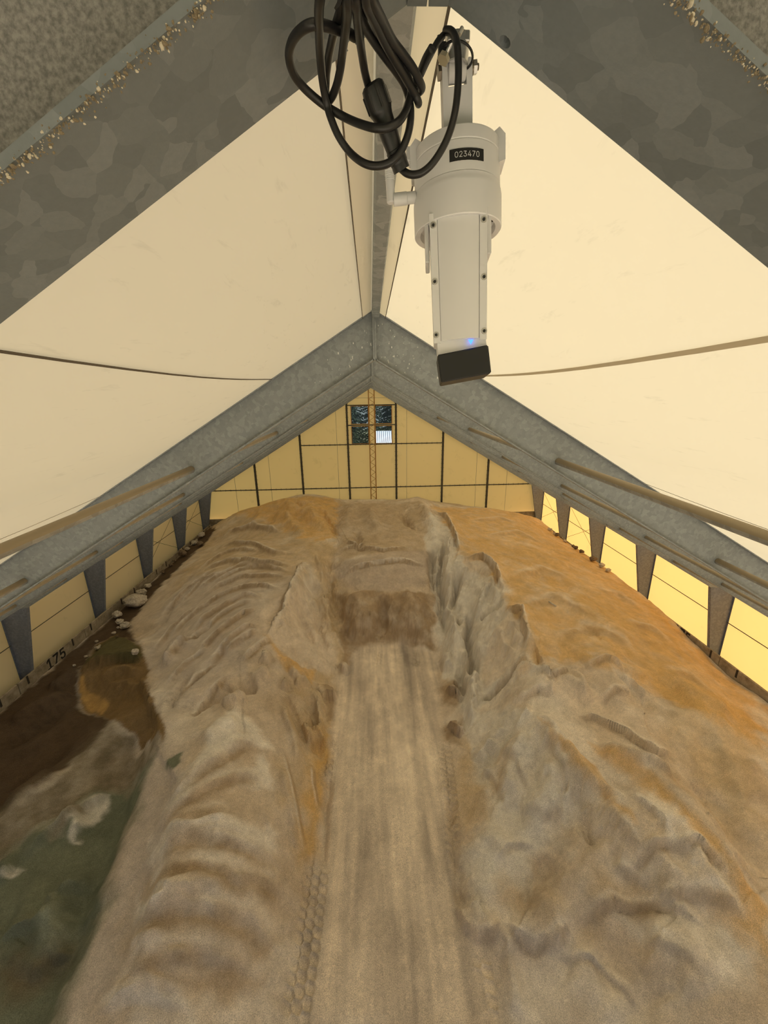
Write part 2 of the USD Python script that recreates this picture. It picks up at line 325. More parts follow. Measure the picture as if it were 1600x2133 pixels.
def strip(side, x, w, y0, y1, off, look, name):
    ys = np.linspace(y0, y1, 90); yy = np.array(YS_BAY); k = np.clip(np.searchsorted(yy, ys, "right") - 1, 0, 7); u = (ys - yy[k]) / (yy[k + 1] - yy[k])
    sag = .056 * np.sin(np.pi * u) * min(1, abs(x) / .6)
    m = []
    v = np.array([[side * (x + s * w / 2), y, roof_z(x + s * w / 2, off - t) - sg] for y, sg in zip(ys, sag) for s, t in ((-1, 0), (1, 0), (1, .004), (-1, .004))])
    q = []
    for a in range(len(ys) - 1):
        for b in ((0,) if look.startswith("fabric") else range(4)):     # a band of fabric is one sheet
            q.append([a * 4 + b, a * 4 + (b + 1) % 4, (a + 1) * 4 + (b + 1) % 4, (a + 1) * 4 + b])
    obj(name, (v, np.array(q)), look, ceiling)
for side in (-1, 1):
    strip(side, 1.27, .009 if side < 0 else .03, YB, YG, -.006, "seam_dark" if side < 0 else "fabric_seam", "weld_seam")
    for x in (3.62, 5.97, 8.32, 10.67, 13.02):
        strip(side, x, .006, YB, YG, -.006, "seam_grey", "weld_seam")
    strip(side, .085, .10, YB, YG, -.008, "fabric_flap", "ridge_flap")
    strip(side, .136, .006, YB, YG, -.012, "seam_dark", "flap_edge")

# side walls: fabric bays over a row of concrete blocks
def letters(text, h, bold=False):
    return meshkit.text_mesh(text, h, .006, bold)
for side, nm in ((-1, "left"), (1, "right")):
    w = thing("wall_" + nm, at=(side * XE, 0, -H), kind="structure")
    for k in range(8):
        y0, y1 = YS_BAY[k], YS_BAY[k + 1]
        ys, zs = np.linspace(y0, y1, 15), np.linspace(-12.0, roof_z(XE), 12)
        Y, Z = np.meshgrid(ys, zs); u = (Y - y0) / (y1 - y0)
        X = side * (XE + .012 - .02 * np.sin(np.pi * u))
        v = np.stack([X, Y, Z], -1).reshape(-1, 3); n = len(ys)
        i, j = np.meshgrid(np.arange(len(zs) - 1), np.arange(n - 1), indexing="ij")
        q = np.stack([i * n + j, i * n + j + 1, (i + 1) * n + j + 1, (i + 1) * n + j], -1).reshape(-1, 4)
        obj("fabric_panel", (v, q), "fabric_wall", w, smooth=True)
        obj("wall_rail", cyl((side * (XE - .035), y0, -10.1), (side * (XE - .035), y1, -10.1), .018, n=8), "steel_thin", w)
        obj("eave_rail", box(side * (XE - .10), side * (XE - .0), y0, y1, roof_z(XE) - .14, roof_z(XE) - .02), "steel_post", w)
    for k in (6, 7):                              # crossed bracing wires in the two last bays
        for a, b in (((-8.9), (-11.5)), ((-11.5), (-8.9))):
            obj("bracing_wire", cyl((side * (XE - .07), YS_BAY[k] + .15, a), (side * (XE - .07), YS_BAY[k + 1] - .15, b), .011, n=6), "steel_thin", w)
    y = YB - .3 + (0 if side < 0 else .12); step = 4.04
    joints = [(14.43 if side < 0 else 14.56) + step * k for k in range(-5, 6)]
    for a in joints:
        a0, a1 = a + .012, a + step - .012
        if a0 > YG - .05: break
        a1 = min(a1, YG - .05)
        x0, x1 = side * XB, side * (XB + .1)
        obj("concrete_block", rbox(x0, x1, a0, a1, -H - .3, ZB, .02), "concrete", w)
        for c in (.46, 3.16):                     # lifting slots
            if a0 + c + .2 < a1:
                obj("lifting_slot", box(side * (XB - .006), side * (XB + .02), a + c - .045, a + c + .045, ZB - .36, ZB + .004), "recess", w)
    # painted bay numbers
    t = letters("175", .5, True)
    v = t.vertices.copy(); v -= [v[:, 0].mean(), 0, 0]
    if side < 0:
        t.vertices = np.stack([side * XB - .0 + v[:, 2], 16.62 + v[:, 0] * .9, ZB - .53 + v[:, 1]], 1)
        obj("painted_number", t, "black_paint", w)
    else:
        t.vertices = np.stack([side * XB - v[:, 2], 16.6 - v[:, 0] * .8, ZB - .5 + v[:, 1]], 1)
        obj("painted_number", t, "black_paint", w)

# far gable: fabric sheets between posts, window with four panes
wb = thing("wall_back", at=(0, YG, -H), kind="structure")
PX_ = [-10.45, -6.30, -2.12, 2.11, 6.26, 10.42]
gable = shapely.Polygon([(-XE - .05, -10.95), (XE + .05, -10.95), (XE + .05, roof_z(XE)), (0, roof_z(0)), (-XE - .05, roof_z(XE))])
panes = [(-1.73, -.31, -2.55, -1.09), (.35, 1.73, -2.55, -1.09), (-1.73, -.31, -4.25, -2.79), (.35, 1.73, -4.25, -2.79)]
holes = shapely.union_all([shapely.box(a, c, b, d) for a, b, c, d in panes])
cuts = [-XE - .05] + PX_ + [XE + .05]
for a, b in zip(cuts[:-1], cuts[1:]):
    g = gable.intersection(shapely.box(a, -20, b, 5)).difference(holes)
    for s in getattr(g, "geoms", [g]):
        m = trimesh.creation.triangulate_polygon(s, engine="earcut")
        obj("fabric_panel", (np.stack([m[0][:, 0], np.full(len(m[0]), YG), m[0][:, 1]], 1), m[1]), "fabric_gable", wb)
for x in PX_:
    zt = roof_z(x) - .12
    obj("gable_post", [box(x - .08, x + .08, YG - .13, YG - .115, -12.2, zt), box(x - .006, x + .006, YG - .115, YG - .03, -12.2, zt), box(x - .08, x + .08, YG - .03, YG - .015, -12.2, zt)], "steel_post", wb)
    lugs = [box(x - .13, x + .13, YG - .03, YG - .01, z, z + .025) for z in np.arange(-11.5, zt - .2, .38)]
    obj("lacing_lug", lugs, "steel_post", wb)
for z, x0, x1, t in ((-8.22, -14.9, 14.9, .036), (-4.33, -6.26, 6.26, .036), (-1.0, -2.1, 2.1, .04), (-2.67, -2.1, 2.1, .04)):
    obj("gable_rail", box(x0, x1, YG - .09, YG - .02, z - t, z + t), "steel_post", wb)
    if x1 > 4:
        obj("lacing_lug", [box(x - .012, x + .012, YG - .03, YG - .01, z - .09, z + .09) for x in np.arange(x0 + .3, x1, .45)], "steel_post", wb)
for x, z0, z1 in ((-12.35, -10.9, -6.8), (-9.18, -10.9, -4.9), (-3.08, -10.9, -1.15), (3.05, -10.9, -1.15), (9.37, -10.9, -4.9), (12.2, -10.9, -6.7)):
    obj("weld_seam", box(x - .015, x + .015, YG - .008, YG - .002, z0, z1), "seam_grey", wb)
obj("weld_seam", box(-1.4, 1.4, YG - .008, YG - .002, -.42, -.39), "seam_grey", wb)
for a, b in zip(np.arange(-15.96, 15, 2.66), np.arange(-13.3, 17.5, 2.66)):
    obj("concrete_block", rbox(a + .01, b - .01, YG - .05, YG + .5, -H - .3, -10.88, .02), "concrete", wb)
# lattice mast up the middle
mx = .025; z0, z1 = -12.2, .35
for s in (-1, 1):
    obj("mast_chord", box(mx + s * .24 - .045, mx + s * .24 + .045, YG - .22, YG - .18, z0, z1), "mast_ochre", wb)
n = int((z1 - z0) / .30)
lac = [cyl((mx + (-.22 if k % 2 else .22), YG - .2, z0 + k * .30), (mx + (.22 if k % 2 else -.22), YG - .2, z0 + (k + 1) * .30), .019, n=6) for k in range(n)]
for k, c in enumerate(lac): obj("mast_lacing", c, "mast_ochre", wb)
# window: frame strips and clear sheets
win = thing("window_1", at=(0, YG, -H), kind="structure")
for a, b, c, d in panes:
    fr = [box(a - .06, b + .06, YG - .05, YG - .004, d, d + .05), box(a - .06, b + .06, YG - .05, YG - .004, c - .05, c), box(a - .06, a, YG - .05, YG - .004, c, d), box(b, b + .06, YG - .05, YG - .004, c, d)]
    f_ = obj("window_frame", fr, "mast_ochre", win)
    obj("window_pane", box(a, b, YG + .001, YG + .005, c, d), "clear_sheet", win)

# near gable behind the camera: fabric above a wide open gateway
wf = thing("wall_front", at=(0, YB, -H), kind="structure")
g = shapely.Polygon([(-XE, -H), (XE, -H), (XE, roof_z(XE)), (0, roof_z(0)), (-XE, roof_z(XE))]).difference(shapely.box(-14.9, -H - 1, 14.9, -0.5))
for s in getattr(g, "geoms", [g]):
    m = trimesh.creation.triangulate_polygon(s, engine="earcut")
    obj("fabric_panel", (np.stack([m[0][:, 0], np.full(len(m[0]), YB - .02), m[0][:, 1]], 1), m[1]), "fabric_gable", wf)

# ---------------------------------------------------------------- portal frames
def i_beam(poly_in, poly_out, y, fw, tf, tw):
    """web between two lines (lists of x, z), flanges along both"""
    web = shapely.Polygon(list(poly_in) + list(poly_out)[::-1])
    parts = [prism_xz(web, y - tw / 2, y + tw / 2)]
    for line in (poly_in, poly_out):
        parts.append(prism_xz(shapely.LineString(line).buffer(tf / 2, cap_style="flat", join_style="mitre"), y - fw / 2, y + fw / 2))
    return parts
ORD = ["grey steel frame in the gateway behind the viewer", "sensor-carrying galvanised frame directly overhead with spangled underside", "large grey steel roof frame nearest beyond the sensor, with white specks at its apex",
       "second grey steel roof frame beyond the sensor, its columns outside the picture", "third grey steel frame beyond the sensor, with the nearest pair of wall columns",
       "fourth grey steel frame beyond the sensor, in the middle of the row of columns", "fifth grey steel frame beyond the sensor, in front of the first crossed wires",
       "grey steel frame between the two bays of crossed wires, last but one", "farthest grey steel frame standing against the far end wall"]
for k, y in enumerate(FY):
    near = k == 1
    fr = thing("portal_frame", ORD[k], "steel frame", at=(0, y, -H))
    fw = .142 if near else .15
    s_web, s_fl = ("steel_web_near", "steel_near") if near else ("steel_frame", "steel_frame")
    for side in (-1, 1):
        fi = [(side * .012, ZAB), (side * 14.48, ZAB - SL * 14.468)]
        fo = [(side * .012, ZAT), (side * (XE - .03), ZAT - SL * (XE - .03))]
        web, low, top = i_beam(fi, fo, y, fw, .009 if near else .016, .011)
        # lower flange: its underside carries the photograph's line
        raf = obj("rafter", web, s_web, fr)
        if near:
            hx, hy = HOLES[0 if side > 0 else 1]; hx = abs(hx)
            A = m3.Manifold(m3.Mesh(np.asarray(low.vertices, np.float32), np.asarray(low.faces, np.uint32)))
            Bm = m3.Manifold.cylinder(.2, .0065, .0065, 20, True).rotate([0, side * math.degrees(math.atan(SL)), 0]).translate([side * hx, hy, ZAB - SL * hx])
            low = A - Bm if A.num_tri() else low
        obj("lower_flange", low, s_fl, fr); obj("upper_flange", top, s_fl, fr)
        obj("apex_plate", box(side * .001, side * .021, y - fw / 2, y + fw / 2, ZAB - .012, ZAT - .01), s_fl, fr)
        if not near:
            ci = [(side * 14.48, ZAB - SL * 14.468), (side * 15.3, -12.4)]
            co = [(side * (XE - .03), ZAT - SL * (XE - .03)), (side * (XE - .03), -12.4)]
            col = i_beam(ci, co, y, .15, .016, .011)
            c_ = obj("column", col, "steel_column", fr)
            obj("base_plate", box(side * 15.2, side * (XE + .02), y - .14, y + .14, -12.42, -12.4), "steel_frame", fr)
# droppings on the nearest full frame
fr2 = stage.GetPrimAtPath("/World/portal_frame_002"); sp = []
for _ in range(70):
    x = RNG.choice((-1, 1)) * abs(RNG.normal(.25, .35)); 
    if abs(x) < .04: continue
    z = ZAB - SL * abs(x) + RNG.uniform(.06, .50) * (1 if RNG.random() < .4 else .6); r = RNG.uniform(.0025, .008)
    m = trimesh.creation.icosphere(1, r); m.vertices *= np.array([RNG.uniform(.5, 1.2), .25, RNG.uniform(.8, 2.2)]); m.apply_translation([x, FY[2] - .0058, z]); sp.append(m)
obj("white_specks", sp, "tag_white", fr2, kind="stuff")
# dust and crumbs along the near flange's rear edge
fr0 = stage.GetPrimAtPath("/World/portal_frame_001")
cr = []
for _ in range(2600):
    side = RNG.choice((-1, 1)); x = RNG.uniform(.05, .62); r = RNG.uniform(.0003, .0010) * (1 if RNG.random() < .9 else 2.2)
    if fbm(np.array([[x * 14 + side * 9, .3, .1]]), 2, 5)[0] < .42: continue
    s = trimesh.creation.icosphere(1, r); s.vertices *= RNG.uniform(.6, 1.4, 3); s.vertices *= 1 + .3 * RNG.standard_normal((len(s.vertices), 1)) * .5
    s.apply_translation([side * x, FY[1] - .0705 + RNG.normal(0, .0006), ZAB - SL * x + RNG.normal(-.001, .0038)]); cr.append(s)
obj("dirt_crust", join(cr[::3]), "crumbs", fr0, kind="stuff"); obj("dirt_crust", join(cr[1::3] + cr[2::3]), "crumbs_brown", fr0, kind="stuff")

# ---------------------------------------------------------------- purlins
rp = thing("ridge_purlin", "galvanised box purlin running along the ridge under the fabric", "purlin", at=(0, 0, .86))
for k in range(8):
    obj("purlin_length", rbox(-.028, .062, max(YS_BAY[k], FY[0]) + .09, min(YS_BAY[k + 1], FY[8]) - .09, .853, .935, .008), "steel_ridge", rp)
names = ["highest", "second highest", "middle", "second lowest", "lowest"]
for side, sn in ((-1, "left"), (1, "right")):
    for n_, x in enumerate((2.44, 4.987, 7.535, 10.08, 12.63)):
        z = ZAB - SL * x + .15
        p = thing("roof_purlin", f"{names[n_]} dusty tube purlin under the {sn} roof slope", "purlin", at=(side * x, 0, z))
        for k in range(8):
            a = YS_BAY[k] + .01; b = YS_BAY[k + 1] - .01
            obj("purlin_length", cyl((side * x, a, z), (side * x, b, z), .046, n=14), "steel_purlin", p, smooth=40)

# ---------------------------------------------------------------- the sand: height field
def _axis(stops):
    """1-D grid lines: stops = [(start, step), ..., (end, None)]"""
    out = []
    for (a, s), (b, _) in zip(stops[:-1], stops[1:]):
        n = max(1, int(round((b - a) / s)))
        out.append(np.linspace(a, b, n, endpoint=False))
    return np.concatenate(out + [[stops[-1][0]]])

XS = _axis([(-14.98, .085), (-9., .055), (-6.5, .04), (-2.9, .026), (3.2, .038), (7., .055), (10., .085), (14.98, None)])
YS = _axis([(1.6, .07), (4., .028), (10., .04), (15., .052), (22., .075), (35.28, None)])
GX, GY = np.meshgrid(XS, YS)          # rows = y

def densify(p, step):
    p = np.asarray(p, float); out = [p[:1]]
    for a, b in zip(p[:-1], p[1:]):
        n = max(1, int(np.ceil(np.linalg.norm(b[:2] - a[:2]) / step)))
        out.append(a + (b - a) * (np.arange(1, n + 1) / n)[:, None])
    return np.vstack(out)

def base_height(lines):
    pts = np.vstack([densify(l, .45) for l in lines])
    key = np.unique(np.round(pts[:, :2], 2), axis=0, return_index=True)[1]
    pts = pts[key]
    g = LinearNDInterpolator(pts[:, :2], pts[:, 2])(GX, GY)
    n = NearestNDInterpolator(pts[:, :2], pts[:, 2])(GX, GY)
    z = np.where(np.isnan(g), n, g)
    for _ in range(2):                 # round the facets a little
        z = blur(z, .13)
    return z

def blur(z, sigma):
    """gaussian of about sigma metres on the uneven grid"""
    for ax, c in ((0, YS), (1, XS)):
        h = np.gradient(c)
        n = max(1, int(round((sigma / h.min()) ** 2)))
        # implicit diffusion: solves (1 - D) z = z0 along the axis
        t = sigma ** 2 / 2
        d = np.diff(c); lo = np.zeros(len(c)); up = np.zeros(len(c))
        w = np.gradient(c)
        lo[1:] = t / (d * w[1:]); up[:-1] = t / (d * w[:-1])
        ab = np.zeros((3, len(c))); ab[1] = 1 + lo + up; ab[0, 1:] = -up[:-1]; ab[2, :-1] = -lo[1:]
        z = solve_banded((1, 1), ab, z if ax == 0 else z.T)
        z = z if ax == 0 else z.T
    return z

def path_field(path, reach, closed=False):
    """(rows, cols window, signed distance, position 0..1 along) of the grid near a polyline; + is to the left of its direction"""
    p = densify(np.asarray(path, float)[:, :2], .1)
    x0, y0 = p.min(0) - reach; x1, y1 = p.max(0) + reach
    i = slice(np.searchsorted(YS, y0), np.searchsorted(YS, y1)); j = slice(np.searchsorted(XS, x0), np.searchsorted(XS, x1))
    q = np.stack([GX[i, j].ravel(), GY[i, j].ravel()], 1)
    if len(q) == 0:
        return None
    d, k = cKDTree(p).query(q, distance_upper_bound=reach)
    ok = np.isfinite(d); k = np.where(ok, k, 0); d = np.where(ok, d, 99.)
    t = np.gradient(p, axis=0); t /= np.linalg.norm(t, axis=1, keepdims=True) + 1e-9
    r = q - p[k]
    side = t[k, 0] * r[:, 1] - t[k, 1] * r[:, 0]
    s = np.concatenate([[0], np.cumsum(np.linalg.norm(np.diff(p, axis=0), axis=1))])
    along = s[k] + (t[k] * r).sum(1)
    sh = GX[i, j].shape
    dd = np.where(ok, np.where(np.abs(side) < .1, side, np.sign(side) * d), 1e3)
    return i, j, dd.reshape(sh), along.reshape(sh), s[-1]

def _ss(t):
    return t * t * (3 - 2 * t)

def stroke(z, path, amp, width, kind="ridge", fade=.26, wob=.12, lip_pale=None, face_dark=None):
    reach = width * (3.2 if kind in ("ridge", "round") else 5 if kind == "step" else 9)
    f = path_field(path, reach)
    if f is None:
        return
    i, j, d, s, L = f
    x, y = GX[i, j], GY[i, j]
    w = width * (1 + wob * (noise(np.stack([x * 2.2, y * 2.2, 0 * x], -1), 3) - .5) * 2)
    d = d + wob * width * 1.2 * (fbm(np.stack([x * 2.6, y * 2.6, 0 * x], -1), 3, 11) - .5)
    u = np.clip(s / L, 0, 1)
    e = np.clip(np.minimum(u, 1 - u) / max(fade, 1e-3), 0, 1); e = e * e * (3 - 2 * e)
    e = e * np.clip(1 + np.minimum(s, L - s) / width, 0, 1)
    if kind == "ridge":
        h = np.exp(-(d / w) ** 2)
    elif kind == "round":
        h = np.sqrt(np.clip(1 - (d / w) ** 2, 0, 1))
    else:                              # "step": steep on the right of the path, dying away on its left
        h = np.where(d > 0, np.exp(-np.maximum(d, 0) / (w * (1.6 if kind == "step" else 4.0))), np.clip(1 + d / (.55 * w), 0, 1) ** 1.7)
    if kind in ("step", "bench"):                  # a crisp crease right under the lip
        c = max(.055, .11 * width)
        h = h - .30 * np.exp(-((d + 1.3 * c) / c) ** 2)
    z[i, j] += amp * e * h
    if face_dark is not None and kind in ("step", "bench"):        # each slip face is tinted darker and its lip paler, which heightens the relief
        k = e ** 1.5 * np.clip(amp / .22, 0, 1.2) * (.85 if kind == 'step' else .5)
        face_dark[i, j] = np.maximum(face_dark[i, j], k * np.exp(-((d + .20 * w) / (.22 * w)) ** 2))
        lip_pale[i, j] = np.maximum(lip_pale[i, j], k * np.exp(-((d - .20 * w) / (.17 * w)) ** 2))

_WX = fbm(np.stack([GX * 1.7, GY * 1.7, 0 * GX], -1), 4, 21) - .5
_WY = fbm(np.stack([GX * 1.7, GY * 1.7, 0 * GX], -1), 4, 57) - .5

def poly_mask(poly, soft=.15, warp=.35):
    """0..1 inside a ground polygon, its outline made ragged by noise"""
    poly = np.asarray(poly, float)[:, :2]
    lo, hi = poly.min(0) - 1.2, poly.max(0) + 1.2
    i = slice(np.searchsorted(YS, lo[1]), np.searchsorted(YS, hi[1])); j = slice(np.searchsorted(XS, lo[0]), np.searchsorted(XS, hi[0]))
    x, y = GX[i, j] + 2 * warp * _WX[i, j], GY[i, j] + 2 * warp * _WY[i, j]
    ring = densify(np.vstack([poly, poly[:1]]), .06)[:-1]
    dist = cKDTree(ring).query(np.stack([x.ravel(), y.ravel()], 1), distance_upper_bound=1.0)[0].reshape(x.shape)
    dist = np.minimum(dist, 1.0)
    inside = np.zeros(x.shape, bool)                # even-odd rule
    for (ax, ay), (bx, by) in zip(poly, np.roll(poly, -1, 0)):
        if ay != by:
            c = ((ay > y) != (by > y)) & (x < (bx - ax) * (y - ay) / (by - ay) + ax)
            inside ^= c
    out = np.zeros_like(GX)
    out[i, j] = np.clip(.5 + np.where(inside, dist, -dist) / (2 * soft), 0, 1)
    return out

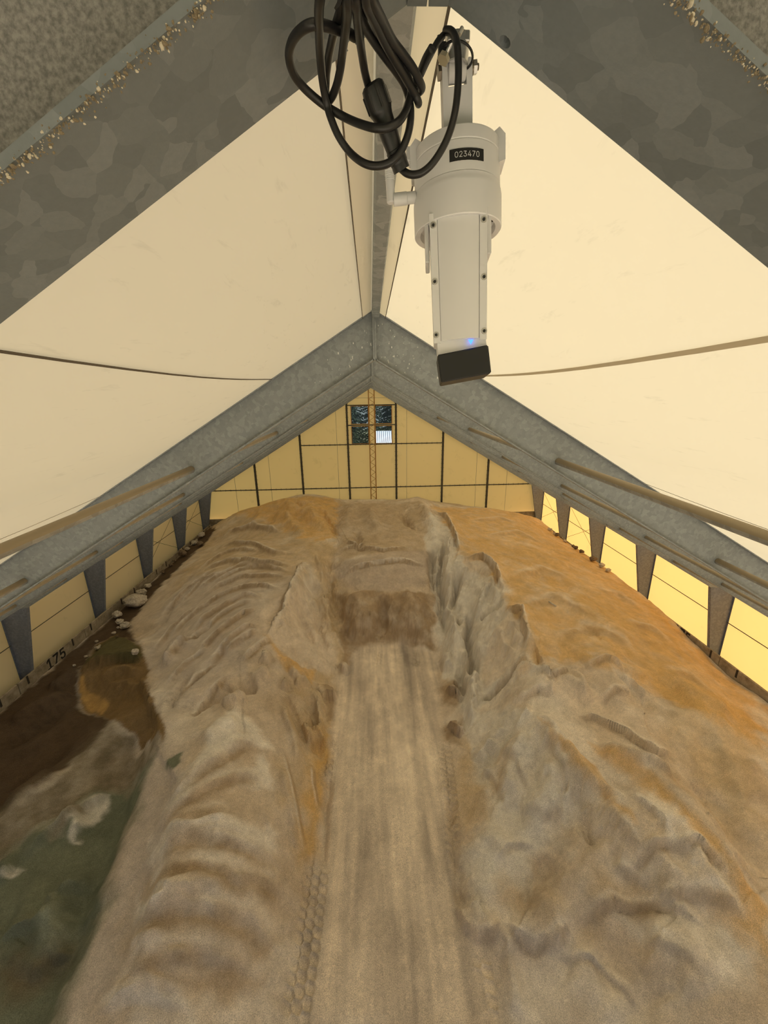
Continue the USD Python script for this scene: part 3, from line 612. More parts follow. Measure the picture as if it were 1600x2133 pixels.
# heights of the sand along its breaklines (x, y, z)
CONTROL = [
[(-2.091,5.001,-12.5),(-2.006,5.974,-12.5),(-1.974,6.864,-12.5),(-1.936,7.935,-12.5),(-1.859,9.247,-12.5),(-1.829,10.899,-12.5),(-1.807,12.559,-12.5),(-1.757,14.355,-12.5),(-1.592,16.066,-12.5),(-1.021,17.388,-12.5),(-0.417,17.875,-12.5),(0.332,18.04,-12.5),(1.559,17.764,-12.5),(2.809,17.022,-12.5)],
[(2.514,4.82,-12.5),(2.237,5.801,-12.5),(1.94,6.7,-12.5),(1.913,7.768,-12.5),(2.056,9.072,-12.5),(2.169,10.711,-12.5),(2.41,12.826,-12.5),(2.717,15.019,-12.5),(2.809,17.022,-12.5)],
[(-0.104,4.923,-12.5),(-0.042,6.783,-12.5),(0.092,10.809,-12.5),(0.412,14.244,-12.5),(0.512,16.479,-12.5)],
[(-2.149,19.927,-10.8),(-0.642,20.385,-10.65),(0.422,19.869,-10.65),(1.772,20.136,-10.6),(3.16,19.867,-10.8)],
[(-0.144,18.684,-11.75),(0.374,18.879,-11.6),(0.872,18.624,-11.75)],
[(-1.264,18.352,-11.5),(-1.642,17.986,-12.1)],
[(1.873,18.464,-11.4),(2.543,17.748,-12.1)],
[(-2.628,21.882,-9.95),(-1.8,22.423,-9.75),(0.524,22.422,-9.6),(2.876,22.596,-9.65),(3.531,22.038,-9.9)],
[(-2.669,26.208,-9.4),(-0.679,26.408,-9.35),(1.68,26.587,-9.3),(3.42,26.97,-9.3)],
[(-2.173,29.242,-9.15),(0.765,29.452,-9.1),(2.998,29.568,-9)],
[(-14.785,35.554,-11.5),(-14.001,35.379,-11),(-11.859,34.53,-9.8),(-9.18,34.259,-9),(-7.501,34.402,-8.6),(-6.283,34.729,-8.45),(-5.003,34.63,-8.5),(-3.249,33.743,-8.75),(-1.576,33.317,-8.85),(0.896,33.275,-8.9),(2.307,32.798,-8.85),(2.92,32.81,-8.7),(3.669,32.943,-8.5),(4.333,32.678,-8.7),(5.087,32.229,-9.1),(7.463,32.838,-9.5),(10.066,33.181,-9.75),(12.694,33.336,-10.3),(14.288,33.998,-10.9),(14.953,33.621,-11.25)],
[(-4.973,28.449,-9.2),(-6.773,30.417,-9.2),(-9.386,31.594,-9.7)],
[(-4.597,31.231,-8.9),(-7.129,32.348,-8.95)],
[(-3.923,24.517,-9.25),(-4.129,21.785,-9.4),(-4.162,18.769,-9.55),(-4.834,17.894,-9.6),(-5.393,17.139,-9.6),(-5.118,15.954,-9.85),(-4.602,14.922,-10.15),(-3.921,14.232,-10.5)],
[(-2.802,23.898,-9.7),(-2.529,22.048,-10.5),(-2.53,20.046,-11.3),(-2.19,18.598,-12.2)],
[(-3.532,19.915,-10.6),(-3.889,17.99,-10.9),(-3.133,16.645,-11.4),(-2.576,15.516,-11.9)],
[(-14.785,35.554,-11.5),(-14.795,30.413,-11.6),(-14.709,25.566,-11.8),(-14.393,22.026,-11.85),(-13.456,19.542,-11.8),(-11.719,17.273,-11.5)],
[(-11.512,29.407,-10.9),(-9.401,28.688,-10.3),(-7.056,28.034,-9.75),(-5.262,25.927,-9.4)],
[(-11.638,23.591,-10.95),(-9.845,23.002,-10.4),(-7.614,22.566,-9.95),(-5.565,21.21,-9.7)],
[(-10.847,18.728,-11.1),(-9.855,19.439,-10.7),(-8.426,19.144,-10.3),(-6.818,18.914,-9.95)],
[(-9.606,15.307,-10.95),(-8.185,15.557,-10.45),(-6.348,15.221,-10.05),(-5.353,15.372,-9.95)],
[(-9.876,14.837,-10.95),(-8.397,12.951,-10.75),(-7.327,11.396,-10.45),(-7.16,10.627,-10.3),(-6.95,9.569,-10.5),(-6.923,8.865,-10.75),(-6.719,7.834,-10.95),(-6.646,7.227,-11.05),(-6.49,6.26,-11.2),(-6.355,5.368,-11.3),(-6.393,4.738,-11.4)],
[(-6.812,11.533,-10.4),(-6.697,12.906,-10.35),(-5.38,13.315,-10.3),(-4.338,13.513,-10.5)],
[(-3.693,13.921,-10.85),(-3.677,12.881,-10.9),(-3.156,11.859,-11.3),(-2.782,10.988,-11.7),(-2.399,9.892,-12.1),(-2.246,8.801,-12.25)],
[(-2.674,14.575,-11.9),(-2.147,13.289,-12.25)],
[(-5.78,11.811,-10.5),(-4.915,11.71,-10.55),(-4.059,10.923,-10.75),(-3.573,10.151,-10.95),(-3.156,9.199,-11.2),(-2.794,8.328,-11.55),(-2.545,7.584,-11.9),(-2.449,6.986,-12.15)],
[(-6.258,8.715,-10.6),(-5.195,9.061,-10.55),(-4.084,8.919,-10.8)],
[(-6.092,7.588,-10.8),(-4.97,7.821,-10.7),(-3.707,7.618,-11)],
[(-6.028,6.577,-11),(-5.045,6.636,-10.85),(-3.606,6.496,-11.2),(-2.749,6.398,-11.75),(-2.266,6.247,-12.35)],
[(-6.05,5.525,-11.2),(-4.859,5.553,-11.05),(-3.608,5.52,-11.4),(-2.683,5.389,-12),(-2.337,5.263,-12.4)],
[(-10.586,8.497,-11.3),(-10.295,9.124,-11.25),(-9.947,9.989,-11.2),(-9.614,10.947,-11.2),(-9.71,12.134,-11.25),(-9.49,12.932,-11.35)],
[(-9.485,7.139,-11.55),(-8.835,7.829,-11.5),(-8.326,8.915,-11.65),(-8.313,10.555,-11.75)],
[(-8.455,5.913,-11.65),(-7.953,6.625,-11.6),(-7.595,7.337,-11.85)],
[(-7.567,4.883,-11.65),(-7.427,5.378,-11.7),(-7.338,5.987,-11.9)],
[(-12.464,10.397,-12.15),(-12.243,11.272,-12.15),(-11.991,12.267,-12.15),(-11.701,13.41,-12.15)],
[(-13.937,12.169,-11.95),(-13.57,13.487,-11.9),(-13.196,14.828,-11.9)],
[(-13.007,15.177,-11.45),(-13.076,16.471,-11.15),(-12.468,17.174,-10.95),(-10.389,15.55,-10.9)],
[(-12.761,14.858,-11.5),(-12.185,15.194,-11.3),(-11.316,15.338,-11.15),(-10.102,15.072,-10.95)],
[(-12.445,14.174,-12.15),(-11.275,13.53,-12),(-10.208,13.408,-11.75),(-8.877,12.956,-11.4)],
[(2.809,17.022,-12.5),(3.093,18.433,-12),(3.181,19.592,-11.3),(3.415,21.237,-10.3),(3.647,23.799,-9.85)],
[(3.216,28.198,-9.15),(3.893,25.499,-9.5),(3.915,22.597,-10),(3.837,19.638,-10.7),(3.957,17.569,-11.2)],
[(4.841,30.64,-9.05),(5.376,28.292,-9.05),(5.303,25.236,-9.1),(4.899,21.152,-9.1),(6.136,21.09,-9.2),(6.375,19.559,-9.25),(6.293,17.651,-9.45),(5.969,16.756,-9.6),(6.491,15.858,-9.6),(6.143,14.142,-9.8),(5.59,13.268,-10.1),(5.781,12.53,-10.15)],
[(3.326,17.293,-12.1),(3.105,15.393,-12.3),(3.037,13.394,-12.35),(3.019,11.949,-12.35)],
[(4.65,19.762,-10.5),(4.982,18.32,-11),(4.424,16.902,-11.6)],
[(4.801,16.229,-10.9),(4.509,14.747,-11.6),(4.485,13.391,-11.7)],
[(5.686,16.327,-10.1),(5.461,14.803,-10.7),(4.923,13.326,-11.2)],
[(5.099,10.771,-10.25),(4.906,11.489,-10.7),(4.167,11.168,-11.4),(3.496,11.058,-12.1)],
[(5.099,10.771,-10.25),(5.39,9.922,-10.4),(5.749,9.057,-10.6),(6.184,8.263,-10.75),(6.504,7.452,-10.9),(6.765,6.72,-11)],
[(6.461,9.605,-10.5),(7.549,8.51,-10.6),(7.867,7.132,-10.7),(7.974,6.241,-10.8),(8.14,5.462,-10.85)],
[(6.257,11.552,-10.2),(7.509,11.311,-10.25),(9.23,11.573,-10.35),(10.653,10.868,-10.6)],
[(6.233,10.718,-10.45),(7.416,10.764,-10.55),(8.349,10.121,-10.75),(9.309,9.449,-10.95),(9.3,8.095,-11.25),(9.292,6.479,-11.45)],
[(7.274,12.26,-10),(10.083,13.839,-10.2),(11.938,12.96,-10.75),(12.693,11.071,-11.3),(12.744,10.011,-11.45)],
[(6.889,14.934,-9.65),(9.08,15.917,-9.85),(11.496,16.102,-10.3),(13.091,15.01,-10.9),(13.883,13.219,-11.5)],
[(7.138,19.494,-9.3),(10.312,21.227,-9.9),(12.251,20.44,-10.5),(13.426,19.967,-10.9)],
[(6.058,23.638,-9.2),(9.544,26.596,-9.7),(12.581,27.044,-10.5)],
[(5.877,30.989,-9.3),(8.321,29.793,-9.6),(11.431,29.852,-10.1)],
[(4.078,9.842,-11.6),(4.171,8.453,-11.6),(4.662,7.71,-11.5)],
[(2.993,9.725,-12.2),(2.743,8.182,-12.25),(2.381,7.286,-12.3)],
[(5.13,7.62,-11.4),(5.802,6.599,-11.4),(6.248,5.614,-11.3),(6.602,4.798,-11.2)],
[(3.902,6.745,-11.85),(3.138,6.923,-12.1)],
[(2.034,6.649,-12.15),(2.311,6.149,-12.1),(2.817,5.973,-12.05),(3.373,5.824,-12.05),(4.018,6.062,-11.9),(4.702,6.204,-11.8),(5.332,5.929,-11.75)],
[(2.036,6.113,-12.47),(2.69,5.84,-12.45),(3.326,5.759,-12.42),(3.907,5.735,-12.25),(4.66,5.837,-12.1),(5.173,5.603,-12)],
[(4.458,5.074,-12.1),(5.278,4.817,-11.9),(5.89,4.411,-11.6)],
[(3.201,5.183,-12.4),(3.778,4.691,-12.3)],
[(-2.1,1.5,-12.5),(0.2,1.5,-12.5),(2.5,1.5,-12.5)],
[(-6.5,1.5,-11.6),(-4,1.5,-11.4),(-3,1.5,-12)],
[(4,1.5,-12.2),(7,1.5,-11.2),(9,1.5,-11.3),(12,1.5,-11.7),(14.99,1.5,-11.9)],
[(14.99,4,-11.9),(14.99,9,-11.8),(14.99,12.5,-11.75),(14.99,14.5,-11.9),(14.99,15.9,-11.72),(14.99,17.5,-11.35),(14.99,20.3,-11.2),(14.99,24.3,-11.2),(14.99,29,-11.48),(14.99,33.3,-11.35),(14.99,35.45,-11.4)],
[(11,6,-11.5),(11,9.5,-11.4)],
[(8.8,3,-11.1),(8.6,4.6,-11)],
[(-8,1.5,-11.8),(-11,1.5,-11.7),(-14.99,1.5,-11.9)],
[(-14.99,1.5,-11.9),(-14.99,13.5,-11.84),(-14.99,19.3,-11.88),(-14.99,23,-11.95),(-14.99,27,-11.8),(-14.99,31,-11.6),(-14.99,35.45,-11.5)],
[(-8.15,10.9,-11.75),(-7.8,9.7,-11.8),(-7.5,8.6,-11.9),(-7.2,7.4,-11.95),(-7,6,-12),(-6.9,4.5,-12),(-7,3,-12)],
[(-13.4,16.3,-12),(-12.7,17.6,-11.95),(-12.2,18.4,-11.9)],
[(-14.99,35.45,-11.5),(-11,35.45,-10.4),(-6,35.45,-9.2),(-1,35.45,-9.3),(4,35.45,-9.4),(9,35.45,-10.2),(14.99,35.45,-11.4)]]
# folds, scarps and gullies: (path, height, width, kind)
STROKES = [
([(-5.51,9.86),(-5.04,10.6),(-4.51,10.86)],0.16,0.4,'ridge'),
([(7.05,15.34),(8.49,15.16),(9.38,14.05)],-0.12,0.6,'ridge'),
([(8.06,19.82),(9.4,19.18),(10.39,18)],-0.12,0.6,'ridge'),
([(9.53,12.04),(10.61,11.74),(10.91,10.96)],-0.12,0.6,'ridge'),
([(8.12,17.39),(9.55,16.85),(10.22,15.12),(10.62,13.7)],0.12,0.7,'ridge'),
([(8.23,22.71),(10.36,22.7),(11.5,21.25)],0.12,0.7,'ridge'),
([(7.81,14.16),(9.21,13.74),(9.62,12.76)],0.12,0.7,'ridge'),
([(10.75,12.14),(11.82,11.82),(12.45,10.81)],0.12,0.7,'ridge'),
([(10.15,8.93),(10.88,8.72),(10.93,8.16)],0.12,0.7,'ridge'),
([(10.55,9.8),(11.39,9.62),(11.73,8.99)],0.12,0.7,'ridge'),
([(6.38,11.04),(7.35,10.97),(8.31,11.2)],-0.12,0.4,'ridge'),
([(7.42,12.54),(7.64,11.72),(7.66,11.2)],-0.12,0.4,'ridge'),
([(9.25,12.47),(9.12,11.39),(8.96,10.72)],-0.12,0.4,'ridge'),
([(4,5.59),(4.52,5),(4.74,4.56)],0.1,0.5,'ridge'),
([(5.57,5.61),(6.08,5.07),(6.26,4.57)],0.1,0.5,'ridge'),
([(6.04,12.27),(6.96,11.56),(7.98,11.49)],0.1,0.5,'ridge'),
([(8.12,12.82),(9.25,12.47),(10.49,12.31)],0.1,0.5,'ridge'),
([(5.24,9.9),(4.64,9.18),(4.06,8.5),(3.39,8.1)],-0.1,0.45,'ridge'),
([(5.42,8.59),(5.15,7.82),(4.39,7.35),(3.69,6.8),(3.16,6.32)],-0.1,0.45,'ridge'),
([(5.2,6.3),(5.95,6.29),(6.68,5.94),(7.12,5.31)],-0.1,0.45,'ridge'),
([(4.49,5.54),(4.9,5.18),(5.22,4.74),(5.38,4.43)],-0.1,0.45,'ridge'),
([(6.2,7.33),(6.68,6.58),(7.16,6.15)],-0.1,0.45,'ridge'),
([(5.09,10.72),(4.31,10.11),(3.5,9.17),(2.71,8.06),(2.12,7)],0.12,0.6,'ridge'),
([(5.41,9.58),(4.92,8.68),(4.27,7.99)],0.12,0.6,'ridge'),
([(5.49,7.57),(4.7,6.94),(3.96,6.31),(3.48,5.93)],0.12,0.6,'ridge'),
([(5.63,8.49),(5.87,7.62),(6.36,6.93),(6.78,6.32),(7.21,5.54)],0.12,0.6,'ridge'),
([(3.49,8.02),(2.81,7.48),(2.18,6.74)],0.12,0.6,'ridge'),
([(-5.88,8.09),(-5.41,8.3),(-5.1,8.8),(-4.71,9.35),(-4.25,10.06),(-3.58,10.3)],0.16,1,'step'),
([(-5.91,6.87),(-5.26,7.09),(-4.51,7.22),(-3.73,7.27),(-2.97,7.39),(-2.38,7.4)],0.16,1,'step'),
([(-5.52,5.69),(-5.15,5.84),(-4.64,6),(-3.92,6.07),(-3.05,6.14),(-2.24,6.08)],0.16,1,'step'),
([(-5.9,7.58),(-5.36,7.79),(-4.69,8.36),(-4.06,9.02),(-3.25,9.3)],0.12,0.8,'step'),
([(-5.53,6.5),(-4.76,6.61),(-4.1,6.67),(-3.38,6.64),(-2.6,7.02),(-2.16,6.96)],0.12,0.8,'step'),
([(-5.44,5.24),(-4.68,5.4),(-3.88,5.48),(-3.24,5.53),(-2.57,5.51)],0.12,0.8,'step'),
([(-5.8,7.62),(-4.89,7.64),(-4.22,7.87),(-3.71,7.92)],0.06,0.6,'step'),
([(-5.58,5.98),(-4.86,5.97),(-4.35,6.22),(-3.89,6.15)],0.06,0.6,'step'),
([(-5.49,5.33),(-4.9,5.43),(-4.25,5.57),(-3.71,5.54),(-3.11,5.58)],0.06,0.6,'step'),
([(-5.6,4.95),(-5.15,5.04),(-4.73,5.12),(-4.23,5.05),(-3.9,4.9)],0.06,0.6,'step'),
([(-5.53,7.28),(-4.63,7.23),(-3.82,7.46),(-3.18,7.54)],0.06,0.6,'step'),
([(-5.17,5.92),(-4.59,6.03),(-4.11,6.34),(-3.55,6.48)],0.06,0.6,'step'),
([(-5.75,4.75),(-5.26,4.86),(-4.46,4.91),(-3.63,4.79)],0.06,0.6,'step'),
([(-5.38,6.39),(-4.74,6.22),(-4.32,6.41),(-3.95,6.49),(-3.64,6.48)],0.07,0.1,'ridge'),
([(-5,6.09),(-4.43,6.2),(-3.91,6.37),(-3.52,6.42)],0.07,0.1,'ridge'),
([(-5.27,5.11),(-4.76,5.24),(-4.25,5.36),(-3.75,5.46)],0.07,0.1,'ridge'),
([(-5.44,5.6),(-4.88,5.56),(-4.54,5.64)],0.07,0.1,'ridge'),
([(-5.15,5.9),(-4.73,5.94),(-4.22,6.13)],0.07,0.1,'ridge'),
([(-5.39,4.88),(-4.99,4.94),(-4.68,5.05),(-4.29,4.97)],0.07,0.1,'ridge'),
([(-5.62,7.45),(-4.86,7.29),(-4.3,7.56),(-3.66,7.68)],0.07,0.1,'ridge'),
([(-12.01,29.52),(-11.56,30.78),(-10.19,30.56),(-8.19,29.18),(-6.61,27.44)],0.17,0.55,'step'),
([(-12.04,27.84),(-10.55,28.13),(-8.64,26.33),(-6.37,23.53),(-4.53,22.82)],0.17,0.55,'step'),
([(-11.61,22.97),(-10.57,23.98),(-9.28,24),(-7.15,22.16),(-5.52,21.54),(-4.19,21.07)],0.17,0.55,'step'),
([(-8.57,15.89),(-8.16,16.96),(-7.35,17.86),(-6.56,18.31),(-5.45,18.06)],0.17,0.55,'step'),
([(-7.58,14.3),(-7.1,15.3),(-6.49,16.13),(-5.97,16.7),(-5.52,17.25)],0.17,0.55,'step'),
([(-11.59,23.78),(-11.09,25.17),(-10.26,26.38),(-8.94,25.78),(-7.25,24.16)],0.12,0.42,'step'),
([(-9.57,20.52),(-8.72,21.9),(-7.68,22.07),(-6.21,21.63),(-4.44,20.35)],0.12,0.42,'step'),
([(-9.8,19.55),(-8.8,20.74),(-7.41,21.15),(-5.96,20.54),(-4.61,19.96)],0.12,0.42,'step'),
([(-9.21,17.62),(-8.39,19.14),(-7.34,19.73),(-6.04,19.41),(-4.67,18.73)],0.12,0.42,'step'),
([(-6.88,13.7),(-6.36,14.61),(-5.89,15.28),(-5.18,16)],0.12,0.42,'step'),
([(-6.38,14.26),(-5.79,14.93),(-5.12,15.58)],0.12,0.42,'step'),
([(-5.48,13.67),(-4.97,14.62),(-4.56,15.41)],0.12,0.42,'step'),
([(-10.38,20.65),(-9.34,21.66),(-8.2,22.59),(-6.8,21.82)],0.12,0.42,'step'),
([(-7.88,15.93),(-7.44,17.13),(-6.73,17.83),(-5.77,17.84)],0.12,0.42,'step'),
([(-11.53,19.05),(-11.13,21.08),(-10.32,22.66),(-9.51,23.79)],0.1,0.35,'step'),
([(-10.02,15.31),(-9.94,17.39),(-9.17,19.1)],0.1,0.35,'step'),
([(-8.76,14.06),(-8.52,15.34),(-7.9,16.56)],0.1,0.35,'step'),
([(-8.05,12.82),(-7.78,14.13),(-7.05,14.88)],0.1,0.35,'step'),
([(-7.29,11.83),(-7.01,13.22),(-6.39,14.13)],0.1,0.35,'step'),
([(-6.56,11),(-6.22,12.14),(-5.76,13.33)],0.1,0.35,'step'),
([(-10.92,20.02),(-10.2,21.64),(-8.85,21.96)],0.1,0.35,'step'),
([(-9.65,16.55),(-9.18,17.9),(-8.54,18.84)],0.1,0.35,'step'),
([(-12.17,20.61),(-11.88,23.43),(-10.75,25.42)],-0.1,0.16,'ridge'),
([(-10.91,16.81),(-11.18,19.7),(-10.65,21.34)],-0.1,0.16,'ridge'),
([(-8.62,14.22),(-8.24,15.73),(-7.54,16.85)],-0.1,0.16,'ridge'),
([(-7.36,12.2),(-6.88,13.45),(-6.29,14.47)],-0.1,0.16,'ridge'),
([(-7.17,11.1),(-7.38,12.44),(-7.43,13.79)],-0.1,0.16,'ridge'),
([(-8.79,14.15),(-8.58,15.02),(-8.28,15.81)],0.2,0.35,'ridge'),
([(-7.39,11.5),(-6.46,11.57),(-5.64,12.41),(-4.88,12.78),(-4.35,13.54)],-0.22,0.3,'ridge'),
([(-4.94,12.86),(-4.56,13.2),(-4.32,13.44)],0.25,0.3,'ridge'),
([(-5.34,11.54),(-4.84,12.07)],0.25,0.3,'ridge'),
([(-3.68,13.82),(-3.27,14.13),(-2.92,13.64)],0.18,0.28,'round'),
([(-4.73,14.02),(-4.33,13.89)],0.18,0.28,'round'),
([(-3.75,13.24),(-3.46,13.1)],0.18,0.28,'round'),
([(-4.05,22.19),(-4.47,18.37),(-4.82,14.92)],0.25,0.45,'step'),
([(-3.9,21.19),(-3.25,19.68),(-2.83,17.55),(-2.18,15.8)],-0.16,0.2,'ridge'),
([(-4.09,18.11),(-3.45,17.37),(-2.99,16.38)],-0.16,0.2,'ridge'),
([(-3.05,23.33),(-2.58,20.85),(-2.2,18.93)],-0.16,0.2,'ridge'),
([(-2.92,13.64),(-2.44,12.03),(-2.12,10.7)],-0.16,0.2,'ridge'),
([(-3.52,12.99),(-2.91,11.86),(-2.52,10.8)],-0.16,0.2,'ridge'),
([(-3.85,23.91),(-3.1,21.44),(-2.63,19.34),(-2.12,17.01)],0.14,0.16,'ridge'),
([(-2.8,14.08),(-2.27,12.45),(-2.04,11.4)],0.14,0.16,'ridge'),
([(-3.61,12.52),(-3.02,11.22),(-2.59,10.05)],0.14,0.16,'ridge'),
([(-3.16,9.87),(-2.64,8.84),(-2.3,7.92)],0.14,0.16,'ridge'),
([(-2.1,7.82),(-2.39,8.55),(-2.74,9.47),(-3.24,10.59)],0.1,0.2,'step'),
([(-1.97,9.33),(-2.19,9.99),(-2.36,10.73)],0.1,0.2,'step'),
([(-2.39,14.19),(-2.01,13.85)],0.2,0.42,'round'),
([(3.36,14.02),(3.03,13.87)],0.2,0.42,'round'),
([(2.97,12.16),(2.76,12.02)],0.2,0.42,'round'),
([(-1.55,16.17),(-1.7,15.66)],0.2,0.3,'round'),
([(3.16,16.35),(3.14,15.36)],0.2,0.3,'round'),
([(-2.57,12.22),(-2.33,11.6)],0.2,0.3,'round'),
([(-1.44,20.11),(-0.65,18.82),(-0.54,17.98)],0.35,0.8,'ridge'),
([(2.14,19.85),(1.62,18.41),(1.68,17.76)],0.35,0.8,'ridge'),
([(0.29,19.85),(0.37,18.75),(0.34,18.16)],-0.25,0.3,'ridge'),
([(-2.29,20.58),(-1.52,18.39),(-1.26,17.49)],-0.25,0.3,'ridge'),
([(-2.35,21.64),(-0.64,21.97),(1.38,22.19),(3.36,21.82)],0.12,0.3,'step'),
([(-2.8,23.87),(-1.28,24.27),(0.55,23.24),(2.44,24.1)],0.12,0.3,'step'),
([(-1.94,25.04),(-1.12,24.17),(-0.66,24.93)],0.12,0.3,'step'),
([(-1.31,27.33),(-1.02,24.26),(-0.65,23.46)],-0.15,0.25,'ridge'),
([(1.97,30.9),(2.47,27.83),(3.33,26.22)],-0.15,0.25,'ridge'),
([(-4.6,31.26),(-3.19,28.37),(-2.48,25.83)],-0.15,0.25,'ridge'),
([(-7.67,33.05),(-5.18,29.9),(-3.05,26.79)],0.18,0.4,'ridge'),
([(-8.82,32.64),(-6.6,29.49),(-4.59,25.82)],0.18,0.4,'ridge'),
([(-0.34,31.81),(-0.16,28.57),(0.32,26.31)],0.18,0.4,'ridge'),
([(4.01,31.72),(4.2,27.61),(4.01,24.16)],0.18,0.4,'ridge'),
([(-6.96,33.7),(-5.48,31.97),(-4.19,27.93)],0.18,0.4,'ridge'),
([(4.88,25.58),(3.9,22.01),(3.53,19.31),(3.52,17.05)],-0.45,0.22,'ridge'),
([(5.02,18.49),(4.39,17.11),(4.23,15.14),(4.21,13.81)],-0.45,0.22,'ridge'),
([(4.71,20.85),(4.15,19.23),(4.02,17.24)],-0.45,0.22,'ridge'),
([(3.93,24.7),(3.39,22.03),(3.25,20.09)],-0.45,0.22,'ridge'),
([(4.01,13.04),(4.77,13.13),(5.41,13.2),(5.89,13.21)],-0.35,0.16,'ridge'),
([(5.08,17.31),(5.69,17.1),(6.07,17.06)],-0.35,0.16,'ridge'),
([(4.29,17.3),(3.66,14.98),(3.26,13.28)],-0.35,0.16,'ridge'),
([(4.98,24.71),(4.17,21.26),(4.08,19.4)],0.3,0.2,'ridge'),
([(4.69,18.11),(4.15,16.95),(3.7,14.32)],0.3,0.2,'ridge'),
([(5.88,19.09),(5.33,18.28),(4.88,17.41)],0.3,0.2,'ridge'),
([(4.37,15.18),(3.78,13.25),(3.33,11.91)],0.3,0.2,'ridge'),
([(4.5,19.95),(4.03,18.55),(3.56,15.95)],0.3,0.2,'ridge'),
([(5.6,16),(5.45,14.78),(5.49,13.46)],0.15,0.15,'ridge'),
([(6.06,15.8),(5.92,15.02),(5.94,13.97)],0.15,0.15,'ridge'),
([(6.09,19.42),(5.94,18.41),(5.91,17.47)],0.15,0.15,'ridge'),
([(5.1,20.72),(4.82,19.96)],0.15,0.15,'ridge'),
([(4.9,21.15),(6.14,21.11),(6.43,19.55),(6.28,17.58)],0.22,0.3,'step'),
([(6.02,16.61),(6.51,15.9),(6.18,14.22),(5.68,13.44)],0.22,0.3,'step'),
([(4.98,30.29),(5.36,27.8),(5.31,25.13),(4.96,21.69)],0.22,0.3,'step'),
([(6.39,11.5),(6.02,12.23),(5.35,13.33)],0.11,0.35,'bench'),
([(6.29,10.84),(7.01,10.6),(7.8,10.02),(8.41,9.3),(9.33,9.48)],0.11,0.35,'bench'),
([(7.22,12.44),(7.19,11.59),(7.28,11.12)],0.12,0.12,'ridge'),
([(8.93,12.29),(9.31,11.94),(9.43,11.44)],0.12,0.12,'ridge'),
([(5.18,10.94),(4.75,10.83),(4.3,10.51)],0.12,0.12,'ridge'),
([(6.06,11.75),(6.03,11.4)],0.12,0.12,'ridge'),
([(5.69,12.34),(6.13,11.94),(7.2,12.49)],0.08,0.3,'bench'),
([(7.72,12.39),(8.57,12.67),(9.19,12.44)],0.08,0.3,'bench'),
([(7.6,11.16),(8.26,11.45),(8.97,11.41)],0.08,0.3,'bench'),
([(4.87,11.41),(5.59,11.6),(6.03,11.43)],0.08,0.3,'bench'),
([(5.18,10.94),(5.47,9.74),(5.72,8.68),(6.27,7.73),(6.54,7.37)],0.16,0.22,'ridge'),
([(6.42,9.53),(7.14,8.98),(7.73,8.55),(8.28,8.12)],0.16,0.22,'ridge'),
([(6.51,9.7),(7.5,8.48),(8.04,7.25),(8.1,6.24),(8.17,5.53)],0.12,0.5,'ridge'),
([(9.3,8.83),(9.32,7.96),(9.21,6.94),(9.16,6.43)],-0.16,0.5,'ridge'),
([(4.32,7.45),(3.78,6.89),(3.16,6.35)],-0.12,0.25,'ridge'),
([(3.21,9.25),(3.29,10.01),(3.93,10.56),(4.7,10.77)],-0.12,0.25,'ridge'),
([(5.25,8.54),(5.51,7.67),(5.45,7.06)],-0.12,0.25,'ridge'),
([(4.19,10.24),(3.67,9.53),(3.58,8.74)],-0.12,0.25,'ridge'),
([(4.82,10.38),(4.15,9.65),(3.72,8.75)],0.14,0.35,'ridge'),
([(5.18,9.37),(4.42,8.43),(4.03,7.69)],0.14,0.35,'ridge'),
([(4.08,11.18),(3.69,10.56)],0.14,0.35,'ridge'),
([(3.64,11.02),(3.28,10.53)],0.14,0.35,'ridge'),
([(4.38,5.96),(4.68,6.08),(5.28,6.21),(5.74,6.07),(6.06,6),(6.6,5.73),(7.01,5.46)],0.09,0.35,'bench'),
([(5.65,6.56),(6.3,6.64),(6.78,6.68),(7.41,6.59),(7.71,6.28),(7.74,5.84)],0.09,0.35,'bench'),
([(5.9,6.06),(6.5,5.98),(7.18,5.92),(7.62,5.68),(7.74,5.36)],0.09,0.35,'bench'),
([(5.7,7.57),(6.02,7.12),(6.19,6.62)],0.05,0.3,'bench'),
([(6.44,7.87),(6.84,7.33),(6.86,6.67)],0.05,0.3,'bench'),
([(3.72,5.7),(4.43,5.45),(4.95,5.04),(5.17,4.62)],0.05,0.3,'bench'),
([(5.55,5.59),(5.97,5.25),(6.36,4.87)],0.05,0.3,'bench'),
([(3.94,8.57),(4.4,8.08),(5.09,8.13)],0.05,0.3,'bench'),
([(2.9,7.42),(3.67,7.76),(4.11,7.57)],0.05,0.3,'bench'),
([(5.52,6.79),(5.93,6.48),(6.22,6.12)],0.05,0.3,'bench'),
([(1.91,7.01),(1.84,6.71),(1.92,6.36),(2.16,6.11),(2.44,6.09),(2.75,6.32)],0.1,0.3,'bench'),
([(2.75,6.32),(3,5.98),(3.37,5.79),(3.86,5.86),(4.4,6.02)],0.1,0.3,'bench'),
([(2.8,6.25),(2.78,5.8),(2.78,5.3),(2.66,4.82)],0.08,0.16,'ridge'),
([(7.3,7.17),(7.37,6.76),(7.54,6.32)],0.08,0.16,'ridge'),
([(6.31,6.9),(6.61,6.43),(6.83,5.96)],0.08,0.16,'ridge'),
([(6.67,12.15),(6.97,11.67),(7.06,11.3)],0.08,0.16,'ridge'),
([(6.42,16),(8.48,17.12),(9.41,15.94),(9.95,15.1)],0.06,0.9,'step'),
([(6.79,18.48),(9.48,20.62),(10.91,19.5)],0.06,0.9,'step'),
([(7,13.73),(9.1,15.06),(10.22,14.07),(10.25,12.84)],0.06,0.9,'step'),
([(7.34,24.93),(10.48,27.22),(11.76,25.17)],0.06,0.9,'step'),
([(11.2,15.64),(12.82,15.92),(12.8,14.62)],0.06,0.9,'step'),
